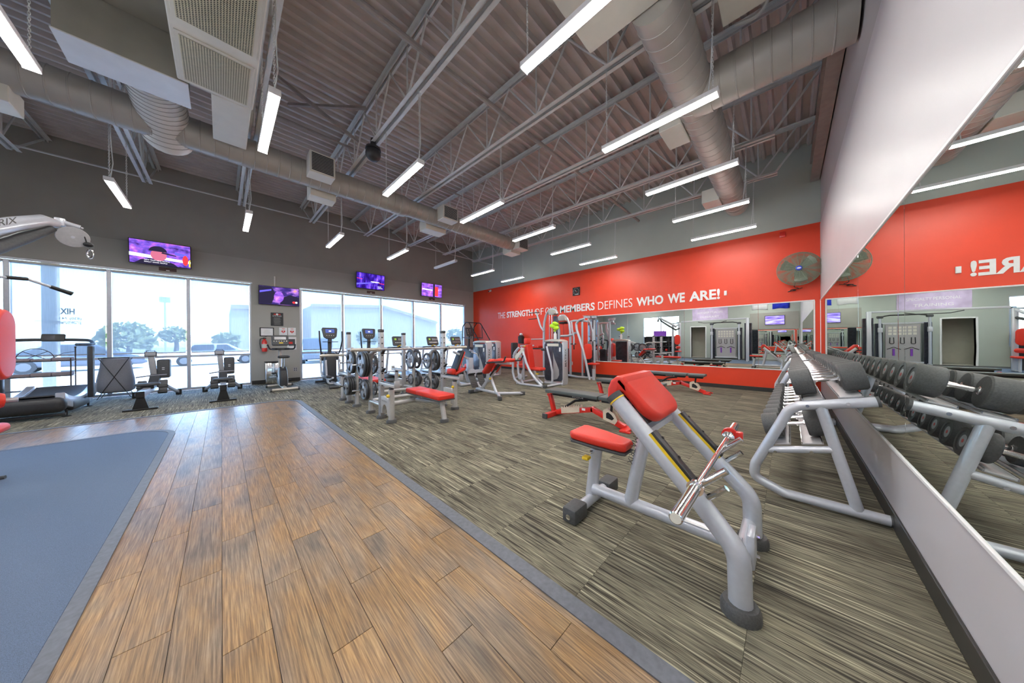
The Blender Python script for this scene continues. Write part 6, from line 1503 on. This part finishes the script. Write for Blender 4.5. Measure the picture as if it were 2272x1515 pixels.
pp = [at(-60, 606, 'y', 5.35), at(0, 614, 'y', 5.45), at(60, 619, 'y', 5.55), at(112, 636, 'y', 5.62), at(160, 652, 'y', 5.68)]
b = MB(O); b.tube(pp, .013, 10); lb = part(b, 'pulldown_bar', 'silver', T)
for a_, c_ in ((0.15, .9),):
    b = MB(O); b.tube([pp[1].lerp(pp[2], .2), pp[2]], .018, 10); part(b, 'bar_grip', 'black', lb); b = MB(O); b.tube([pp[3].lerp(pp[4], .0), pp[4]], [.018, .022], 10); part(b, 'bar_grip', 'black', lb)
b = MB(O); b.slab(rrect(.31, .62, .15, 8), -.04, .045, .03, frame_m((-1.36, 4.93, 1.28), (0, 1, 0), (0, 0, 1)), 4); part(b, 'chest_pad', 'red_pad', T)
b = MB(O); b.tube([(-1.40, 4.93, 1.25), (-1.9, 4.93, 1.2)], .03, 10); part(b, 'pad_arm', 'silver', T)
b = MB(O); b.tube([(-1.62, 4.90, .79), (-1.40, 4.97, .785), (-1.355, 4.99, .782)], [.085, .085, .06], 16); part(b, 'knee_roller', 'red_pad', T); b = MB(O); b.tube([(-1.36, 4.985, .783), (-1.29, 5.0, .781)], .022, 10); part(b, 'roller_axle', 'silver_dark', T)
b = MB(O); b.tube([(-1.9, 4.93, .8), (-1.6, 4.91, .79)], .025, 10); part(b, 'roller_arm', 'silver', T)
b = MB(O); b.rbox((-1.85, 4.80, .50), (-1.34, 5.08, .58), .035, 3); part(b, 'seat_pad', 'red_pad', T); b = MB(O); b.tube([(-1.6, 4.94, .5), (-1.6, 4.94, .05)], .035, 10); part(b, 'seat_post', 'silver', T)
b = MB(O); b.tube([(-2.1, 4.93, .045), (-1.55, 4.93, .045)], .035, 10); part(b, 'base_tube', 'silver', T); b = MB(O); b.tube([(-2.05, 5.36, .03), (-1.44, 5.32, .02)], .02, 10); part(b, 'foot_bar', 'charcoal', T)
b = MB(O); b.tube([(-1.92, 4.93, 2.33), (-2.05, 5.36, 2.33)], .035, 10); part(b, 'top_tie', 'silver', T)
# ================================================================ BEHIND THE CAMERA (seen in the mirrors)
T = thing('wall_television', 'television with a pale purple picture on the rear wall, seen in the mirrors', 'television', (XF + .08, .60, 2.42)); b = MB(); b.rbox((-.05, -.45, -.28), (.0, .45, .28), .01, 1); part(b, 'case', 'black', T); b = MB(); b.box((.0, -.43, -.26), (.003, .43, .26)); part(b, 'screen', 'tv_sky', T)
b = MB((XF, .6, 2.4)); b.rbox((XF, -.45, 1.88), (XF + .03, 1.75, 2.90), .006, 1); solo(b, 'wall_board', 'dark_wall', 'dark board behind the rear television, seen in the mirrors', 'board', (XF, .6, 2.4))
b = MB((XF, .6, 1.1)); b.rbox((XF + .001, -.45, .35), (XF + .008, 1.9, 1.85), .002, 1); solo(b, 'wall_mirror', 'mirror', 'mirror on the rear wall below the dark board', 'mirror', (XF, .6, 1.1))
T = thing('hanging_banner', 'pale purple banner hung on the rear wall, seen in the mirrors', 'banner', (XF + .02, 3.9, 2.62)); b = MB(); b.rbox((-.01, -1.02, 0), (.0, 1.02, .82), .003, 1); part(b, 'cloth', pm('banner', (.62, .50, .72), .8, 0, 3, .15), T)
vs, fs = text_mesh('SPECIALTY PERSONAL', .2, 0, 0, 1.5); b = MB(); b.smooth = 0; b.add([(.0015, -.75 + v.x, .45 + v.y) for v in vs], fs); part(b, 'lettering', 'white', T)
vs, fs = text_mesh('TRAINING', .2, 0, 0, 1.1); b = MB(); b.smooth = 0; b.add([(.0015, -.55 + v.x, .15 + v.y) for v in vs], fs); part(b, 'lettering', 'white', T)
for y0, mt, lab in ((.95, 'white', 'white flag hung high on the rear wall'), (.0, 'blue_flag', 'blue flag hung high on the rear wall')):
    b = MB((XF, y0, 3.3)); vs = []; fs = []
    for k in range(9): vs += [(XF + .03 + .015 * math.sin(k * 1.4), y0 - .05 + .75 * k / 8, 3.12 - .02 * math.sin(k)), (XF + .03 + .012 * math.sin(k), y0 - .05 + .75 * k / 8, 3.75)]
    for k in range(8): fs.append((2 * k, 2 * k + 2, 2 * k + 3, 2 * k + 1))
    b.add(vs, fs); o = solo(b, 'wall_flag', mt, lab, 'flag', (XF, y0, 3.3)); md = o.modifiers.new('s', 'SOLIDIFY'); md.thickness = .006
# rear door
D = estruct('door_1', (0, 0, 0))
for lo, hi in (((XF - .2, FD0 - .06, 0), (XF + .02, FD0, 2.2)), ((XF - .2, FD1, 0), (XF + .02, FD1 + .06, 2.2)), ((XF - .2, FD0, 2.15), (XF + .02, FD1, 2.21))):
    b = MB(); b.rbox(lo, hi, .004, 1); part(b, 'frame', 'white', D)
b = MB(); b.rbox((XF - .95, FD0 - .0, .02), (XF - .2, FD0 + .04, 2.1), .004, 1); lf = part(b, 'leaf', 'cream', D); b = MB(); b.tube([(XF - .85, FD0 + .06, 1.0), (XF - .74, FD0 + .06, 1.0)], .012, 8); part(b, 'handle', 'chrome', lf)
# rear window
W = estruct('window_3', (0, 0, 0))
for y in (FW0, (FW0 + FW1) / 2, FW1):
    b = MB(); b.rbox((XF - .12, y - .035, .85), (XF - .03, y + .035, 3.05), .004, 1); part(b, 'mullion', 'alu', W)
for z in (.85, 3.0):
    b = MB(); b.rbox((XF - .12, FW0 + .036, z), (XF - .03, (FW0 + FW1) / 2 - .036, z + .05), .004, 1); part(b, 'rail', 'alu', W); b = MB(); b.rbox((XF - .12, (FW0 + FW1) / 2 + .036, z), (XF - .03, FW1 - .036, z + .05), .004, 1); part(b, 'rail', 'alu', W)
for a_, c_ in ((FW0 + .036, (FW0 + FW1) / 2 - .036), ((FW0 + FW1) / 2 + .036, FW1 - .036)):
    b = MB(); b.box((XF - .08, a_, .90), (XF - .074, c_, 3.0)); part(b, 'pane', 'glass', W)
b = MB(); b.box((-90, -60, -.3), (XF - 2.2, YL + .2, -.2)); struct(b, 'ground', 'concrete')
# cubby shelf under the rear window
O = (XF + .25, 7.0, 0); T = thing('cubby_shelf', 'dark cubby shelf with gym gear under the rear window, seen in the mirror', 'shelf', O)
b = MB(O); b.rbox((XF + .02, 5.9, 0), (XF + .06, 8.1, 1.55), .005, 1); part(b, 'back_panel', 'charcoal', T)
for k in range(5):
    b = MB(O); z = .02 + k * .37; b.box((XF + .06, 5.9, z), (XF + .42, 8.1, z + .03)); part(b, 'shelf_board', 'charcoal', T)
for k in range(6):
    b = MB(O); y = 5.9 + k * .435; b.box((XF + .06, y, .02), (XF + .42, y + .025, 1.5)); part(b, 'divider', 'charcoal', T)
rnd = random.Random(11)
for k in range(5):
    for j in range(3):
        r = rnd.uniform(.09, .14); z = .052 + j * .37
        b = MB(); b.ball((0, 0, r), r, 12, 8); solo(b, 'exercise_ball', rnd.choice(['black_plastic', 'charcoal', 'red_paint', 'silver_dark']), 'small exercise ball in column %s, row %s of the rear cubby shelf' % (['one', 'two', 'three', 'four', 'five'][k], ['one', 'two', 'three'][j]), 'ball', (XF + .24, 6.13 + k * .435, z), 'balls on the rear cubby shelf')
b = MB((XF, 7, 1.6)); b.rbox((XF + .1, 6.6, 1.55), (XF + .14, 7.5, 1.95), .005, 1); solo(b, 'notice_board', 'purple', 'purple board standing on the rear cubby shelf', 'board', (XF, 7, 1.6))
# functional trainer
O = (-4.3, 2.9, 0); T = thing('functional_trainer', 'silver dual cable functional trainer against the rear wall, seen in the mirrors', 'exercise machine', O)
for y in (2.2, 3.6):
    b = MB(O); b.tube([(-4.1, y, .04), (-4.1, y, 2.25)], .05, 12); part(b, 'column', 'silver', T); b = MB(O); b.rbox((-4.75, y - .12, .05), (-4.35, y + .12, 2.0), .015, 1); part(b, 'stack_cover', 'shield_dark', T)
    b = MB(O); b.rbox((-4.16, y - .07, 1.55), (-4.0, y + .07, 1.78), .02, 2); part(b, 'pulley_carriage', 'silver', T); b = MB(O); b.tube([(-4.75, y, .05), (-3.95, y, .05)], .04, 10); part(b, 'base_foot', 'silver', T)
    b = MB(O); b.rbox((-4.2, y - .1, 2.22), (-4.0, y + .1, 2.34), .03, 2); part(b, 'top_joint', 'charcoal', T)
b = MB(O); b.tube([(-4.1, 2.2, 2.3), (-4.05, 2.5, 2.36), (-4.05, 3.3, 2.36), (-4.1, 3.6, 2.3)], .03, 10, .1); part(b, 'pull_up_bar', 'black', T)
b = MB(O); b.beam((-4.4, 2.2, 1.98), (-4.4, 3.6, 1.98), .08, .08, .01); part(b, 'cross_beam', 'silver', T); b = MB(O); b.beam((-4.4, 2.2, .12), (-4.4, 3.6, .12), .08, .08, .01); part(b, 'lower_beam', 'silver', T)
b = MB(O); b.rbox((-4.44, 2.4, .16), (-4.40, 3.4, 1.92), .01, 1); pn = part(b, 'accessory_panel', 'silver_dark', T)
for k in range(6):
    for j in range(3):
        b = MB(O); b.rbox((-4.40, 2.5 + k * .14, 1.42 + j * .15), (-4.396, 2.6 + k * .14, 1.53 + j * .15), .001, 1); part(b, 'instruction_card', 'cream', pn)
for k, y in enumerate((2.6, 2.9, 3.2)):
    b = MB(O); b.tube([(-4.38, y - .05, 1.3), (-4.37, y - .06, 1.0), (-4.37, y + .06, 1.0), (-4.38, y + .05, 1.3)], .014, 8, .05); part(b, 'cable_handle', 'black', pn)
for k, y in enumerate((2.65, 3.15)):
    b = MB(O); b.tube([(-4.37, y - .2, .72), (-4.36, y, .84), (-4.37, y + .2, .72)], .014, 8, .05); part(b, 'cable_bar', 'black', pn); b = MB(O); b.tube([(-4.37, y, .75), (-4.37, y, .42)], .035, 10); part(b, 'rope', 'purple', pn)
# cable crossover beam and tower
O = (-2.6, 1.75, 0); T = thing('cable_tower', 'tall slim cable tower behind the camera, seen in the red wall mirror', 'exercise machine', O)
b = MB(O); b.rbox((-2.68, 1.60, .03), (-2.54, 1.74, 2.5), .015, 2); part(b, 'column', 'silver', T); b = MB(O); b.rbox((-3.0, 1.50, .05), (-2.72, 1.82, 2.2), .015, 1); part(b, 'stack_cover', 'shield_dark', T)
b = MB(O); b.tube([(-3.1, 1.67, .045), (-2.3, 1.67, .045)], .04, 10); part(b, 'base_foot', 'silver', T); b = MB(O); b.beam((-2.61, 1.67, 2.47), (-2.0, 4.88, 2.40), .08, .08, .01); part(b, 'cross_beam', 'silver', T)
b = MB(O); b.tube([(-2.35, 2.6, 2.36), (-2.28, 2.9, 2.28), (-2.22, 3.7, 2.28), (-2.2, 4.0, 2.36)], .016, 8, .08); part(b, 'pull_up_bar', 'black', T)
